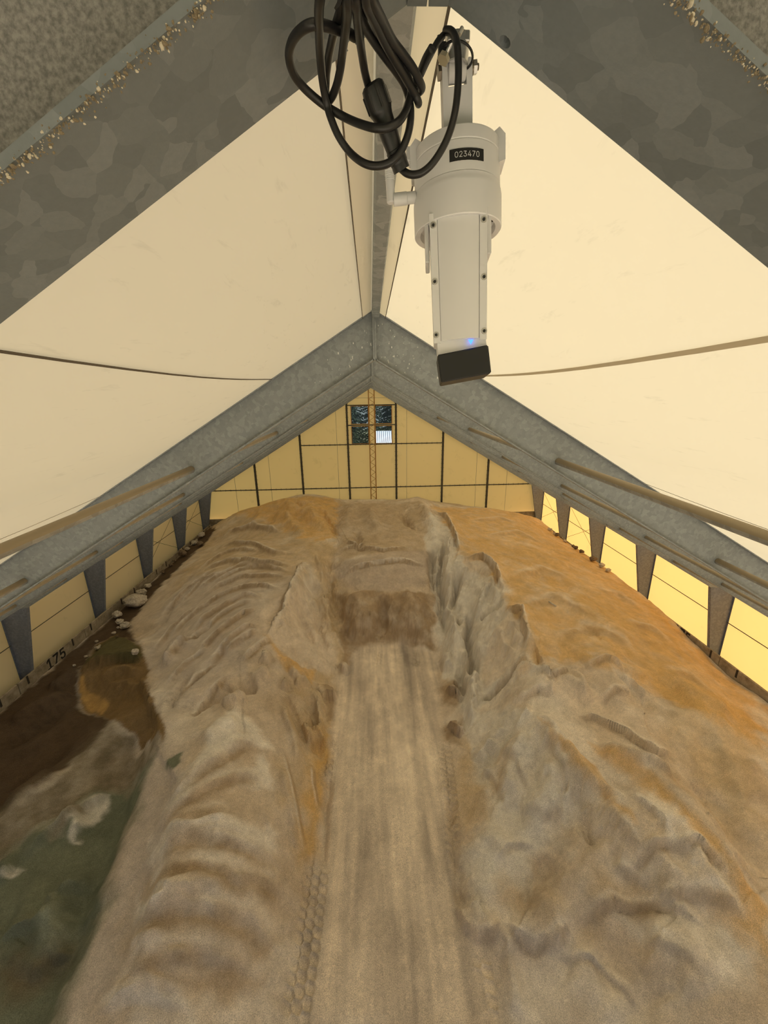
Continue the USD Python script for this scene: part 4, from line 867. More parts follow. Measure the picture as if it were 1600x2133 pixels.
([(11.71,18.99),(13.32,19.34),(13.33,17.73)],0.06,0.9,'step'),
([(10.99,12.76),(12.24,12.82),(12.28,11.52)],0.06,0.9,'step'),
([(7.26,28.58),(10.06,30.43),(11.68,29.46)],0.06,0.9,'step'),
([(-12.86,11.06),(-12.35,11.84),(-11.91,12.91),(-11.4,13.27)],0.16,0.4,'ridge'),
([(-11.19,9.11),(-10.72,9.6),(-10.42,10.36)],0.16,0.4,'ridge'),
([(-14.11,12.8),(-13.58,13.75),(-12.75,14.48)],0.16,0.4,'ridge'),
([(-13.78,14.53),(-13.63,15.22),(-13.31,15.57)],0.16,0.4,'ridge'),
([(-12.16,10.1),(-11.43,10.56),(-10.84,11.54)],-0.15,0.3,'ridge'),
([(-13.61,11.78),(-13.1,12.62),(-12.69,13.8)],-0.15,0.3,'ridge'),
([(-9.41,7.63),(-9.06,8.31),(-8.66,9.02),(-8.25,9.69)],0.15,0.4,'step'),
([(-8.65,6.15),(-8.15,6.3),(-7.39,6.21)],0.15,0.4,'step'),
([(-8.1,6.86),(-7.63,6.5),(-7.37,5.97)],0.15,0.4,'step'),
([(-7.46,5.4),(-7.3,5.81),(-6.91,6)],0.15,0.4,'step'),
([(-8.97,8.8),(-8.69,8.59),(-8.28,8.33)],0.16,0.25,'ridge'),
([(-7.84,6.56),(-7.54,6.19),(-7.18,5.85)],0.16,0.25,'ridge'),
([(-9.72,7.43),(-9.45,7.52)],0.16,0.25,'ridge'),
([(-7.9,7.33),(-7.46,6.88)],0.16,0.25,'ridge'),
([(-13.04,15.2),(-12.29,15.35),(-11.38,15.46),(-10.14,15.15)],0.25,0.3,'step'),
([(-11.92,14.87),(-10.84,14.83),(-9.74,14.36)],0.14,0.2,'ridge'),
([(-11.49,14.26),(-10.38,14.14),(-9.17,13.44)],0.14,0.2,'ridge'),
([(-9.8,14.69),(-9.39,13.63),(-7.86,11.66),(-6.88,10.19)],0.2,0.3,'step'),
([(-1.74,10.87),(-1.8,9.52),(-1.76,8.41),(-1.62,7.58)],-0.1,0.14,'ridge'),
([(2.12,9.98),(1.98,8.49),(1.9,7.27),(1.98,6.12)],-0.1,0.14,'ridge'),
([(-1.87,7.46),(-1.88,8.46),(-1.9,9.59)],0.06,0.12,'ridge'),
([(2.13,11.49),(1.99,9.44),(1.86,7.83),(1.8,6.65)],0.06,0.12,'ridge'),
([(7.03,7.3),(7.21,6.71),(7.28,6.14)],0.035,0.13,'ridge'),
([(7.07,6.89),(7.29,6.42),(7.35,5.9)],0.035,0.13,'ridge'),
([(7.19,6.59),(7.36,6.14),(7.46,5.7)],0.035,0.13,'ridge'),
([(7.28,6.28),(7.42,5.87),(7.5,5.46)],0.035,0.13,'ridge'),
([(4.84,9.21),(4.88,8.33),(4.75,7.78)],0.04,0.15,'ridge'),
([(5.17,8.55),(5.4,8.08),(4.98,7.11)],0.04,0.15,'ridge'),
([(5.61,8.15),(5.63,7.46),(5.32,6.7)],0.04,0.15,'ridge'),
([(5.81,7.5),(5.81,6.89),(5.69,6.37)],0.04,0.15,'ridge'),
([(6.04,6.99),(6.09,6.5),(5.96,5.99)],0.04,0.15,'ridge'),
([(4.91,10.64),(4.47,9.82),(3.96,9.11)],-0.05,0.12,'ridge'),
([(5.13,10.01),(4.77,9.37),(4.13,8.4)],-0.05,0.12,'ridge'),
([(5.38,8.89),(4.94,8.14),(4.4,7.68)],-0.05,0.12,'ridge'),
([(3.86,10.1),(3.38,9.04),(2.87,8.25)],-0.05,0.12,'ridge'),
([(5.66,8.01),(5.41,7.44),(4.7,6.78)],-0.05,0.12,'ridge'),
([(6.07,6.84),(6.11,6.3),(5.97,6.02)],-0.05,0.12,'ridge'),
([(3.67,32.98),(3.81,30.12),(3.94,27.05)],0.13,0.45,'ridge'),
([(-5.81,34.34),(-4.4,31.24),(-3.23,28.6)],0.13,0.45,'ridge'),
([(-7.49,34.3),(-6.63,30.7),(-6.76,28.38)],0.13,0.45,'ridge'),
([(-1.97,32.94),(-1.9,29.72),(-2.22,26.99)],0.13,0.45,'ridge'),
([(-9.71,33.78),(-9.32,31.38),(-9.59,29.41)],0.13,0.45,'ridge'),
([(2.46,32.18),(2.41,29.23),(2.4,27.01)],-0.1,0.35,'ridge'),
([(-3.19,33.01),(-2.72,29.2),(-2.76,27.2)],-0.1,0.35,'ridge'),
([(-8.36,33.42),(-7.93,30.48),(-8.13,28.81)],-0.1,0.35,'ridge'),
([(5.03,10.55),(5.26,9.58),(5.25,8.54),(4.92,8.03)],0.05,0.3,'bench'),
([(3.96,10.46),(4.23,9.49),(4.37,8.4)],0.05,0.3,'bench'),
([(5.78,8.06),(5.98,7.31),(5.96,6.82)],0.05,0.3,'bench'),
([(3.32,10.36),(3.62,9.33),(3.63,8.46)],0.05,0.3,'bench')]
# patches of other sand: (name, outline)
PATCHES = [
('ochre',[(-14.97,35.3),(-13.17,35.3),(-5.39,34.33),(-3.24,33.65),(-2.64,25.83),(-3.94,24.61),(-4.2,19.91),(-7.42,21.98),(-11.42,23.09),(-12.26,22.24)],0.4,0.8),
('ochre',[(-3.69,13.91),(-3.1,14.93),(-1.85,15.7),(-1.79,13.49),(-1.74,10.87),(-1.88,8.08),(-2.08,7.62),(-2.52,8.3),(-3.07,9.81),(-3.09,12.28)],0.3,0.6),
('ochre',[(-4.42,24.73),(-2.59,25.14),(-2.14,20.25),(-1.69,15.76),(-2.18,15.8),(-3.27,19.69)],0.2,0.5),
('ochre',[(4.11,10.05),(3.36,9.44),(2.76,8.33),(2.24,9.02),(2.47,11),(2.98,11.84)],0.3,0.5),
('ochre',[(10.54,13.6),(13.44,12.75),(13.12,10.39),(9.64,6.82),(9.31,7.28),(9.36,9.11),(10,10.9)],0.5,1.0),
('flank',[(-11.84,19.94),(-11.77,23.87),(-8.55,21.92),(-5.86,18.95),(-4.88,14.73),(-5.39,13.33),(-6.44,12.28),(-7.08,11.14),(-10.09,15.04)],0.4,0.8),
('flank',[(-7.06,10.59),(-6.97,8.96),(-6.71,7.3),(-6.41,5.41),(-6.54,4.81),(-5.39,4.63),(-5.26,5.47),(-5.48,6.68),(-5.31,8.03),(-5.84,9.73)],0.3,0.6),
('soil',[(-14.97,11.78),(-14.97,13.06),(-14.97,14.28),(-14.97,16.69),(-14.97,19.79),(-14.97,23.09),(-14.97,26),(-14.97,31.45),(-14.97,35.3),(-13.32,32.6),(-13.78,28.94),(-13.72,24.6),(-13.68,21.54),(-13.3,19.46),(-10.75,15.96),(-13.51,18.43),(-14.08,17.78),(-13.22,15.39),(-12.22,13.87),(-9.89,12.38),(-9.75,11.01),(-10.07,9.97),(-10.95,8.88),(-11.78,7.72)],0.12,0.3),
('heap_grey',[(-11.9,7.84),(-11.18,9.1),(-10.01,9.88),(-9.88,12.3),(-6.83,10.25),(-6.82,9.59),(-8.21,9.85),(-8.89,8.59),(-9.56,8.19),(-9.89,7.63),(-10.85,6.76)],0.25,0.5),
('green',[(-9.46,4.96),(-11.44,6.8),(-9.97,7.73),(-9.6,8.25),(-8.89,8.59),(-8.69,9.17),(-8.21,9.85),(-6.94,9.77),(-6.82,8.99),(-6.78,7.91),(-6.77,7.34),(-6.63,6.37),(-6.5,5.45),(-6.48,4.69),(-7.11,4.28),(-8.45,4.01)],0.3,0.6),
('heap_grey',[(-8.44,5.9),(-7.96,6.09),(-7.06,6.08),(-6.92,5.71),(-7.52,5.51),(-8,5.38)],0.3,0.5),
('pale',[(-8.81,8.64),(-8.23,9.52),(-8.03,9.11),(-8.39,8.51),(-8.18,8.28),(-8.4,8.26)],0.08,0.4),
('pale',[(-9.55,7.26),(-9.41,7.47),(-9.23,7.32),(-9.41,7.17)],0.06,0.3),
('pale_green',[(-7.99,6.68),(-7.66,6.71),(-7.07,6.24),(-6.96,5.93),(-7.3,5.97)],0.2,0.4),
('lump',[(-13.22,15.39),(-14.08,17.78),(-13.48,18.6),(-10.3,15.48),(-9.7,14.78),(-9.23,13.5),(-7.16,10.92),(-6.79,10.17),(-8.38,11.37),(-9.8,12.25),(-12.25,13.92)],0.06,0.2),
('lump_green',[(-13.12,15.46),(-14.03,17.71),(-13.44,18.53),(-10.31,15.47),(-10.34,15.12),(-11.64,15.38)],0.08,0.15),
('gold',[(-12.88,14.95),(-12.73,15.06),(-12.33,14.45),(-11.62,14.12),(-10.88,13.56),(-10.76,13.07),(-12.31,14.07)],0.06,0.2),
('green',[(-6.34,9.37),(-6.3,9.53),(-5.96,9.61),(-5.84,9.19),(-6,9.02)],0.05,0.15),
('pale',[(-5.29,11.4),(-4.83,11.47),(-3.98,10.93),(-3.59,10.24),(-4.09,9.75),(-4.44,8.97),(-4.78,8.23),(-5.14,7.65),(-5.73,7.95),(-5.33,8.65),(-5.22,10.11)],0.12,0.3),
('pale',[(-4.51,8.13),(-4.24,8.72),(-3.58,9.89),(-3.12,9.1),(-3.56,9.03),(-4.08,8.63)],0.1,0.3),
('pale',[(-5.88,7.43),(-4.62,7.25),(-3.49,7.88),(-2.96,7.8),(-3.05,7.19),(-4.07,6.88),(-5.08,6.7)],0.15,0.4),
('pale',[(-5.59,6.3),(-4.55,6.03),(-3.82,6.09),(-3.88,5.91),(-4.59,5.77),(-5.09,5.6)],0.15,0.4),
('pale',[(-5.49,4.88),(-4.65,5.01),(-4.1,4.92),(-3.83,4.65),(-5.4,4.65)],0.15,0.4),
('pale',[(-4.87,5.34),(-4.2,5.5),(-3.14,5.61),(-3.83,5.41),(-4.57,5.25)],0.1,0.3),
('tan',[(-4.92,6.62),(-4.25,6.79),(-3.56,6.94),(-2.48,7.26),(-2.82,6.84),(-3.89,6.39),(-4.58,6.18)],0.12,0.3),
('tan',[(-5.46,5.62),(-4.46,5.76),(-3.79,5.85),(-2.38,6.05),(-3.14,5.61),(-4.21,5.53)],0.12,0.3),
('tan',[(-5.29,5.14),(-3.83,5.4),(-2.57,5.5),(-3.2,5.07),(-4.49,5.05)],0.15,0.3),
('pale_pink',[(-5.39,17.11),(-3.69,19.36),(-2.54,18.6),(-1.85,15.7),(-2.54,15.22),(-3.79,15.5),(-4.67,15.03)],0.12,0.3),
('gold',[(-4.86,15.44),(-3.84,14.72),(-2.73,15.1),(-2.74,14.31),(-3.88,13.96)],0.12,0.3),
('gold',[(-2.56,11.04),(-1.93,12.93),(-1.87,10.84),(-1.91,8.89),(-1.92,7.85),(-2.1,7.82),(-2.35,8.41)],0.25,0.5),
('gold',[(5,31.67),(9.15,32.94),(14.97,35.3),(14.97,24.27),(14.97,17.53),(14.97,12.46),(12.83,10.19),(10.7,10.91),(9.1,12.28),(7.59,12.93),(5.71,12.42),(6.06,13.97),(6.29,17.5),(6.16,20.72),(4.95,21.35),(5.28,25.15)],0.3,0.8),
('gold',[(-13.17,35.3),(-6.6,34.02),(-3.24,33.65),(-2.52,26.35),(-3.94,24.61),(-6.26,27.7)],0.3,0.6),
('tan',[(-2.99,33.02),(4.02,31.8),(3.25,23.13),(-1.82,22.77),(-2.7,26.56)],0.3,0.5),
('gold',[(5.21,10.48),(5.46,9.5),(6.11,8.71),(6.18,7.32),(6.16,7.05),(5.85,7.97),(5.46,8.83)],0.08,0.2),
('gold',[(6.47,9.65),(7.35,8.33),(7.73,6.96),(8.31,5.67),(7.33,4.61),(7.32,5.43),(7.06,6.44),(6.84,7.77)],0.12,0.25),
('pale',[(6.55,7.88),(7.21,7.91),(7.39,7.13),(7.53,6.31),(7.59,5.69),(7.22,5.88),(6.85,6.63)],0.12,0.3),
('pale_grey',[(4.65,29.41),(5.27,25.93),(4.89,21.06),(6.32,18.95),(6.06,17.05),(6.27,14.86),(5.7,13.4),(4.84,13.32),(3.87,12.51),(5.01,10.72),(3.89,10.22),(3.15,9.12),(3.15,12.56),(3.01,15.51),(3.2,19.78),(3.4,25.49)],0.12,0.3),
('pale_pink',[(6.08,16.21),(6.26,14.8),(5.96,13.88),(5.66,13.46),(4.31,13.46),(4.49,14.52),(5.09,15.68)],0.08,0.2),
('pale_pink',[(5.71,12.66),(7.08,12.24),(7.27,11.21),(9.29,11.65),(7.75,10.01),(6.65,10.9),(5.72,11.51)],0.2,0.4),
('pale_grey',[(5.01,10.51),(5.32,8.8),(5.46,7.78),(4.04,7.35),(2.51,6.45),(2.09,7.11),(2.97,8.58),(3.86,9.7)],0.3,0.7),
('pale',[(5.2,6.17),(6.35,5.79),(7.35,5.35),(7.5,4.85),(6.48,4.64),(5.83,5.35),(5.3,5.88)],0.25,0.5),
('tan',[(5.16,6.79),(6.01,6.46),(6.41,5.93),(6.05,5.96),(5.33,6.21),(4.35,5.96)],0.2,0.4),
('umber',[(-2.2,20.44),(0.42,19.95),(3.19,20.06),(2.83,17.16),(1.56,17.75),(0.33,17.99),(-1.02,17.27),(-1.69,15.76),(-2.07,18.94)],0.12,0.3),
('mauve',[(-2.66,22.7),(-0.93,22.57),(3.68,23.97),(2.9,20.52),(0.43,19.98),(-1.18,20.51),(-2.35,21.64)],0.15,0.3),
('umber',[(-2.46,14.43),(-1.87,14.54),(-1.67,13.26),(-2.09,12.78)],0.12,0.2),
('umber',[(2.2,14.44),(3.56,14.89),(3.1,13.23),(2.42,13.85)],0.12,0.2),
('umber',[(2.5,12.55),(3.15,12.56),(2.83,11.51),(2.27,11.8)],0.12,0.2)]
# tyre tracks: (path, breadth, rows of lugs)
TREADS = [
([(-1.97,4.99),(-1.92,5.5),(-1.88,6.21),(-1.85,7.05),(-1.82,7.88)],0.66,3),
([(-1.91,10.11),(-1.88,11.23),(-1.85,12.04)],0.45,2),
([(2.34,11.68),(2.2,9.94),(2.09,8.85),(1.92,7.78),(1.88,7.26)],0.5,2),
([(2.14,5.87),(2.11,5.34),(2.07,4.84)],0.5,2),
([(-7.92,13.74),(-7.63,12.74),(-7.28,11.7)],0.5,2),
([(-3.23,28.65),(-2.52,26.35),(-2.08,24.68)],0.9,3),
([(0.07,17.37),(-0.07,16.16)],0.4,2),
([(1.94,17.14),(1.77,16.06)],0.4,2)]

# ---------------------------------------------------------------- sand
Z = base_height(CONTROL)
LIP_PALE, FACE_DARK = np.zeros_like(Z), np.zeros_like(Z)  # tint weights: paler along the lips, darker on the faces below
for path, amp, width, kind in STROKES:
    stroke(Z, path, amp * (3.0 if kind == 'bench' else 2.1), width, kind, lip_pale=LIP_PALE, face_dark=FACE_DARK)
P3 = np.stack([GX, GY, 0 * GX], -1)
lane = poly_mask([p[:2] for p in CONTROL[0]] + [p[:2] for p in CONTROL[1][::-1]], .15, .1)
gy_, gx_ = np.gradient(Z, YS, XS)
steep = np.clip(np.hypot(gx_, gy_) - .15, 0, 1.2)
steep_all = steep.copy(); steep = steep * (1 - .45 * np.clip((GX - 1.5) / .5, 0, 1) * np.clip((13 - GY) / 1.5, 0, 1))       # softer forms on the near right
rough = 1 - .85 * lane
_bank = 1 - .6 * np.clip((-1.7 - GX) / .5, 0, 1) * np.clip((12 - GY) / 1.5, 0, 1)
warp = P3 + 1.2 * np.stack([fbm(P3 * .8, 2, 31) - .5, fbm(P3 * .8, 2, 32) - .5, 0 * GX], -1)
Z += _bank * rough * (.16 * (fbm(warp * .8, 4, 2) - .5) + .05 * (.3 + steep) * (fbm(warp * np.array([3.2, 2.2, 1]), 4, 5) - .5))
rid = 1 - np.abs(2 * fbm(warp * 1.6, 4, 8) - 1)                      # crusty creases on the steep parts
Z += _bank * rough * (.05 + .9 * steep) * .22 * (rid - .75)
rid2 = 1 - np.abs(2 * fbm(P3 * np.array([2.6, 3.6, 1]) + 2 * (warp - P3), 3, 18) - 1)
Z += _bank * rough * (.3 + steep) * .045 * (rid2 - .7)
Z += rough * .012 * (fbm(P3 * 9, 3, 6) - .5)
# ragged rims: the steep parts are pushed about sideways
_j = [fbm(P3 * 2.4, 4, s_) - .5 for s_ in (201, 202)]
_k = [fbm(P3 * 7.5, 3, s_) - .5 for s_ in (203, 204)]
BANK = np.clip((-1.7 - GX) / .5, 0, 1) * np.clip((12 - GY) / 1.5, 0, 1)          # the smooth near bank left of the lane
_a = np.clip(.06 + 1.2 * steep, 0, 1) * rough * (1 - .7 * BANK)
Z = RegularGridInterpolator((YS, XS), Z)((np.clip(GY + _a * (.42 * _j[0] + .12 * _k[0]), YS[0], YS[-1]), np.clip(GX + _a * (.42 * _j[1] + .12 * _k[1]), XS[0], XS[-1])))
Z += lane * (.03 * (fbm(P3 * np.array([3.5, .22, 1]), 3, 14) - .5) + .02 * (fbm(P3 * np.array([9, .5, 1]), 2, 15) - .5) + .02 * (fbm(P3 * 1.5, 3, 16) - .5))

def tread(path, breadth, rows):
    """the pressed pattern of a loader tyre: rows of rounded cells with raised rims"""
    f = path_field(path, breadth * .75)
    if f is None: return
    i, j, d, s, L = f
    ok = np.abs(d) < breadth * .75
    pit, wd = .23, breadth / rows
    s = s + .05 * (fbm(P3[i, j] * 2.0, 2, 77) - .5); col = np.floor(d / wd + rows / 2)
    F1 = np.full(d.shape, 9.); F2 = F1.copy()
    for dc in (-1, 0, 1):
        c = col + dc; cd = (c + .5 - rows / 2) * wd
        off = np.where(np.mod(c, 2) == 0, 0, .5)
        for dk in (-1, 0, 1):
            k = np.floor(s / pit - off) + dk
            cs = (k + .5 + off) * pit + .25 * d
            r = np.hypot((s - cs + 0.25 * cd * 0), (d - cd) * (pit / wd) * 1.05)
            F2 = np.where(r < F1, F1, np.minimum(F2, r)); F1 = np.minimum(F1, r)
    rim = np.exp(-((F2 - F1) / .045) ** 2)
    e = np.clip((breadth * .52 - np.abs(d)) / .06, 0, 1) * np.clip(np.minimum(s, L - s) / .3 + .3, 0, 1)
    e = e * np.clip(fbm(P3[i, j] * 1.3, 3, 41) * 3.2 - .75, .15, 1)
    Z[i, j] += np.where(ok, e * (.075 * rim - .04), 0)
for path, breadth, rows in TREADS:
    tread(path, breadth, rows)

# its colours: weathered golden crust, pale fresh breaks, soil, a green-dyed batch
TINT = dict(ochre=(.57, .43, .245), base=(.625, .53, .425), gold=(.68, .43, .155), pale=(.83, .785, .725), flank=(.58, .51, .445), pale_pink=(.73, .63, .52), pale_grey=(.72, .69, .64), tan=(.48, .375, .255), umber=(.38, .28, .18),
            face_dark=(.41, .315, .215), mauve=(.50, .42, .35), soil=(.085, .055, .032), heap_grey=(.18, .15, .10), green=(.175, .20, .145), pale_green=(.34, .36, .27), lump=(.23, .15, .065), lump_green=(.12, .11, .055), lane=(.645, .56, .465))
TINT = {k: np.array(v) for k, v in TINT.items()}
C3 = np.empty(GX.shape + (3,)); C3[:] = TINT["base"]
def blend(m, c):
    global C3
    C3 = C3 * (1 - m[..., None]) + c * m[..., None]
PZ = np.stack([GX, GY, Z * 1.1], -1)
blend(np.clip((fbm(warp * .55, 5, 61) - .42) * 4, 0, 1) * .6, TINT["pale"])
blend(np.clip((fbm(warp * .6, 5, 62) - .5) * 5, 0, 1) * .6, TINT["tan"])
MASK = {}
for k, (nm, poly, soft, wp) in enumerate(PATCHES):
    m = poly_mask(poly, soft, wp)
    MASK[nm] = np.maximum(MASK.get(nm, 0), m)
    s = {"gold": .75, "tan": .85, "ochre": .6, "pale": .9, "pale_grey": .85, "pale_pink": .8}.get(nm, .92)
    blend(m * (.95 if nm in ('soil', 'green', 'lump', 'lump_green') else s * np.clip(.55 + 1.1 * (fbm(PZ * 2.3 + k, 4, 70) - .2), 0, 1)), TINT[nm])
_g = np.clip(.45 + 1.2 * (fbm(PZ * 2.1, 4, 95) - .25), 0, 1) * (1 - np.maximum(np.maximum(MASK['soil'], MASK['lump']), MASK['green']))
blend(np.clip(LIP_PALE * .8 * _g, 0, .8), TINT['pale'])
blend(np.clip(FACE_DARK * 1.1 * _g, 0, .9), TINT['face_dark'])
blend(lane * .9, TINT["lane"])
st = fbm(P3 * np.array([2.3, .24, 1]), 4, 83); st2 = fbm(P3 * np.array([7, .35, 1]), 3, 84)
C3 *= 1 + (lane * (1.1 * (st - .5) + .35 * (st2 - .5) + .5 * (fbm(P3 * .45, 3, 85) - .5)))[..., None] * np.array([1.0, 1.0, .95])
C3 *= (.78 + .44 * fbm(PZ * 2.7, 5, 91))[..., None] * (.84 + .32 * fbm(PZ * 14, 2, 92))[..., None]
mat("sand", {"a": ("attribute", {"attribute": "tint"}), "g": ("geometry", {}), "n": ("noise_texture", {"scale": 55, "detail": 3, "roughness": .7}),
             "r": ("rgb_ramp", {"ramp": [(.25, (.55, .53, .50)), (.5, (1, 1, 1)), (.72, (1.4, 1.38, 1.34))]}), "m": ("mix", {"mix_type": "multiply", "fac": 1.0}),
             "n2": ("noise_texture", {"scale": 38, "detail": 4, "roughness": .75}), "b": ("bump", {"strength": 1.0, "distance": .03}), "p": ("principled_bsdf", {"roughness": 1.0, "specular_ior_level": .12})},
    [("g.position", "n.vector"), ("n.fac", "r.fac"), ("a.color", "m.color1"), ("r.color", "m.color2"), ("m.color", "p.base_color"), ("g.position", "n2.vector"), ("n2.fac", "b.height"), ("b.normal", "p.normal")])

# split into its heaps: every cell of the grid belongs to one of them
V = np.stack([GX, GY, Z], -1).reshape(-1, 3); n = len(XS)
i, j = np.meshgrid(np.arange(len(YS) - 1), np.arange(n - 1), indexing="ij")
Q = np.stack([i * n + j, i * n + j + 1, (i + 1) * n + j + 1, (i + 1) * n + j], -1).reshape(-1, 4)
gy_, gx_ = np.gradient(Z, YS, XS)
NRM = np.stack([-gx_, -gy_, np.ones_like(Z)], -1); NRM /= np.linalg.norm(NRM, axis=-1, keepdims=True); NRM = NRM.reshape(-1, 3)
end_y = np.interp(XS, [-15, -9, -5, -1.9, -1.7, 3, 4.6, 9, 15], [31.5, 29.5, 25.5, 17.6, 17.6, 17.6, 26.0, 31.5, 33.5])[None, :] + 0 * GY
side = np.where(GX < .3, 1, 2)
which = np.where(lane > .5, 0, np.where(GY > end_y, 3, side))
bank_edge = np.interp(YS, [1.6, 3, 5, 7.4, 9.7, 10.9, 12.5, 17, 18.5, 40], [-6.9, -6.95, -6.9, -7.2, -7.8, -8.2, -9.2, -11.4, -12.2, -99])[:, None] + 0 * GX
left_out = (which == 1) & (GX < bank_edge)
which = np.where(left_out, np.where(MASK["soil"] > .5, 5, 4), which)
which = np.where((which != 0) & (MASK["soil"] > .5), 5, which)
which = np.where(MASK["lump"] > .5, 6, which)
from scipy.ndimage import uniform_filter
which = np.argmax(np.stack([uniform_filter((which == k).astype(float), 9) for k in range(7)]), 0)
from scipy.ndimage import label as comps, binary_dilation
for _ in range(2):
    for k in (1, 2, 3, 4, 5, 6):                     # scraps cut off from their heap go to the neighbour round them
        lab, nc = comps(which == k)
        if nc < 2: continue
        size = np.bincount(lab.ravel()); size[0] = 0
        for c in range(1, nc + 1):
            if c == size.argmax(): continue
            blob = lab == c; ring = binary_dilation(blob, iterations=2) & ~blob
            which[blob] = np.bincount(which[ring]).argmax()
cell = which[:-1, :-1].ravel()
BOTTOM = -12.75
PARTS = [("floor", "flat sandy loader lane with tyre marks leading into the heaps", "lane", "structure"),
         ("sand_heap", "long pale sand bank with curved slip folds left of the lane", "sand heap", None),
         ("sand_heap", "golden sand heap with a ragged cliff right of the lane", "sand heap", None),
         ("sand_heap", "sand heap at the far end wall, dug into at the lane's end", "sand heap", None),
         ("grit_heap", "low greenish grey grit heap at the left edge", "grit heap", None),
         ("soil_floor", "dark brown bare soil strip along the left wall", "soil", "stuff"),
         ("earth_lump", "brown crusted lump with a greenish top beside the left wall", "earth lump", None)]
for k, (nm, label, cat, kind) in enumerate(PARTS):
    q = Q[cell == k]
    if len(q) == 0: continue
    u, inv = np.unique(q, return_inverse=True); inv = inv.reshape(q.shape)
    # a closed body: skirt along the border, flat underside
    e = np.concatenate([inv[:, [a, (a + 1) % 4]] for a in range(4)]); m_ = len(u)
    key = e[:, 0] * m_ + e[:, 1]; e = e[~np.isin(key, e[:, 1] * m_ + e[:, 0])]
    w = np.unique(e); at = np.full(m_, -1); at[w] = np.arange(len(w))
    pos = V[u].copy(); cen = pos[inv].mean(1); acc = np.zeros((m_, 2)); cnt = np.zeros(m_)
    for a in range(4):
        np.add.at(acc, inv[:, a], cen[:, :2]); np.add.at(cnt, inv[:, a], 1)
    dv = (acc / np.maximum(cnt, 1)[:, None] - pos[:, :2])[w]          # draw the border in by a hair, so neighbouring bodies do not cut each other
    pos[w, :2] += dv / (np.linalg.norm(dv, axis=1, keepdims=True) + 1e-9) * .0012
    top = pos[w]; low = top.copy(); low[:, 2] = BOTTOM
    flat = pos.copy(); flat[:, 2] = BOTTOM
    t0, l0, b0 = m_, m_ + len(w), m_ + 2 * len(w)
    s_ = np.stack([t0 + at[e[:, 1]], t0 + at[e[:, 0]], l0 + at[e[:, 0]], l0 + at[e[:, 1]]], 1)
    f4 = np.vstack([inv, s_, b0 + inv[:, ::-1]])
    vv = np.vstack([pos, top, low, flat]); f = np.vstack([f4[:, [0, 1, 2]], f4[:, [0, 2, 3]]])
    out_n = NRM[u[w]].copy()
    nn = np.vstack([NRM[u], out_n, out_n, np.tile([0, 0, -1.0], (m_, 1))])
    cc = C3.reshape(-1, 3)[u]; cw = C3.reshape(-1, 3)[u[w]]
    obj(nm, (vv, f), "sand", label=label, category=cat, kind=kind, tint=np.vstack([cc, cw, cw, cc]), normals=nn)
ZI = RegularGridInterpolator((YS, XS), Z, bounds_error=False, fill_value=-12)
ground_at = lambda x, y: float(ZI((y, x)))

# ---------------------------------------------------------------- outside the window: ground, wood, shed
speckled("outside_ground", (.05, .06, .03), (.12, .13, .07), .8, 1.0)
gp = trimesh.creation.box([240, 240, .2]); gp.apply_translation([0, 30, -13.05])
obj("ground", gp, "outside_ground", kind="structure", label="dark open ground outside the hall", category="ground")
mat("needles", {"i": ("geometry", {}), "n": ("noise_texture", {"scale": 1.2, "detail": 4}), "r": ("rgb_ramp", {"ramp": [(.3, (.012, .020, .013)), (.7, (.055, .075, .055))]}),
                "d": ("diffuse_bsdf", {}), "t": ("translucent_bsdf", {"color": (.03, .05, .02)}), "x": ("mix_closure", {"fac": .25})},
    [("i.position", "n.vector"), ("n.fac", "r.fac"), ("r.color", "d.color"), ("d.BSDF", "x.closure1"), ("t.BSDF", "x.closure2")], surface="x.closure")
plain("bark", (.06, .045, .03), .95)
plain("shed_metal", (.26, .29, .34), .4, .2)
plain("shed_wall", (.30, .27, .22), .8)
def conifer(x, y, h, w, label, seed):
    r = np.random.default_rng(seed)
    t = thing("conifer_tree", label, "tree", at=(x, y, -12.95))
    obj("trunk", cyl((x, y, -12.95), (x, y, -12.95 + h * .97), .28, .03, 10), "bark", t)
    v, f = [], []
    for z in np.arange(.06, 1.0, .022):
        L = w * (1 - z) ** .8 + .15
        for k in range(int(9 + 7 * (1 - z))):
            a = r.uniform(0, 2 * np.pi); l = L * r.uniform(.7, 1.12); d = np.array([np.cos(a), np.sin(a), 0]); q = np.array([-np.sin(a), np.cos(a), 0])
            b = np.array([x, y, -12.95 + h * (z + r.uniform(-.01, .01))]); ns = max(4, int(l / .22))
            for u in np.linspace(.12, 1, ns):                # drooping sprays along the bough
                c = b + d * l * u + np.array([0, 0, -.30 * l * u ** 1.6 + .06])
                for s in (-1, 1):
                    e = (q * s * r.uniform(.5, 1) + d * r.uniform(.2, .8)) * r.uniform(.22, .5) * (1.15 - .6 * u); e[2] -= r.uniform(.05, .3)
                    n0 = len(v); g = d * .09
                    v += [c - g, c + g, c + e + g * .3, c + e * .8 - g]; f += [[n0, n0 + 1, n0 + 2], [n0, n0 + 2, n0 + 3]]
    obj("foliage", (np.array(v), np.array(f)), "needles", t, kind="stuff")
for k, (x, y, h, w, lab) in enumerate([(-2.9, 54, 18, 2.3, "dark conifer nearest behind the two left panes of the far window"), (2.9, 55, 19, 2.3, "dark conifer behind the right panes of the far window, above the shed"),
        (0, 61, 20, 2.5, "dark conifer of the second row, behind the middle of the far window"), (-5.2, 61, 20, 2.5, "conifer of the second row at the far left behind the window"), (5.2, 62, 20, 2.5, "conifer of the second row at the far right behind the window"),
        (-2.7, 68, 23, 2.6, "tall conifer of the third row left behind the far window"), (2.7, 68, 23, 2.6, "tall conifer of the third row right behind the far window")]):
    conifer(x, y, h, w, lab, 100 + k)
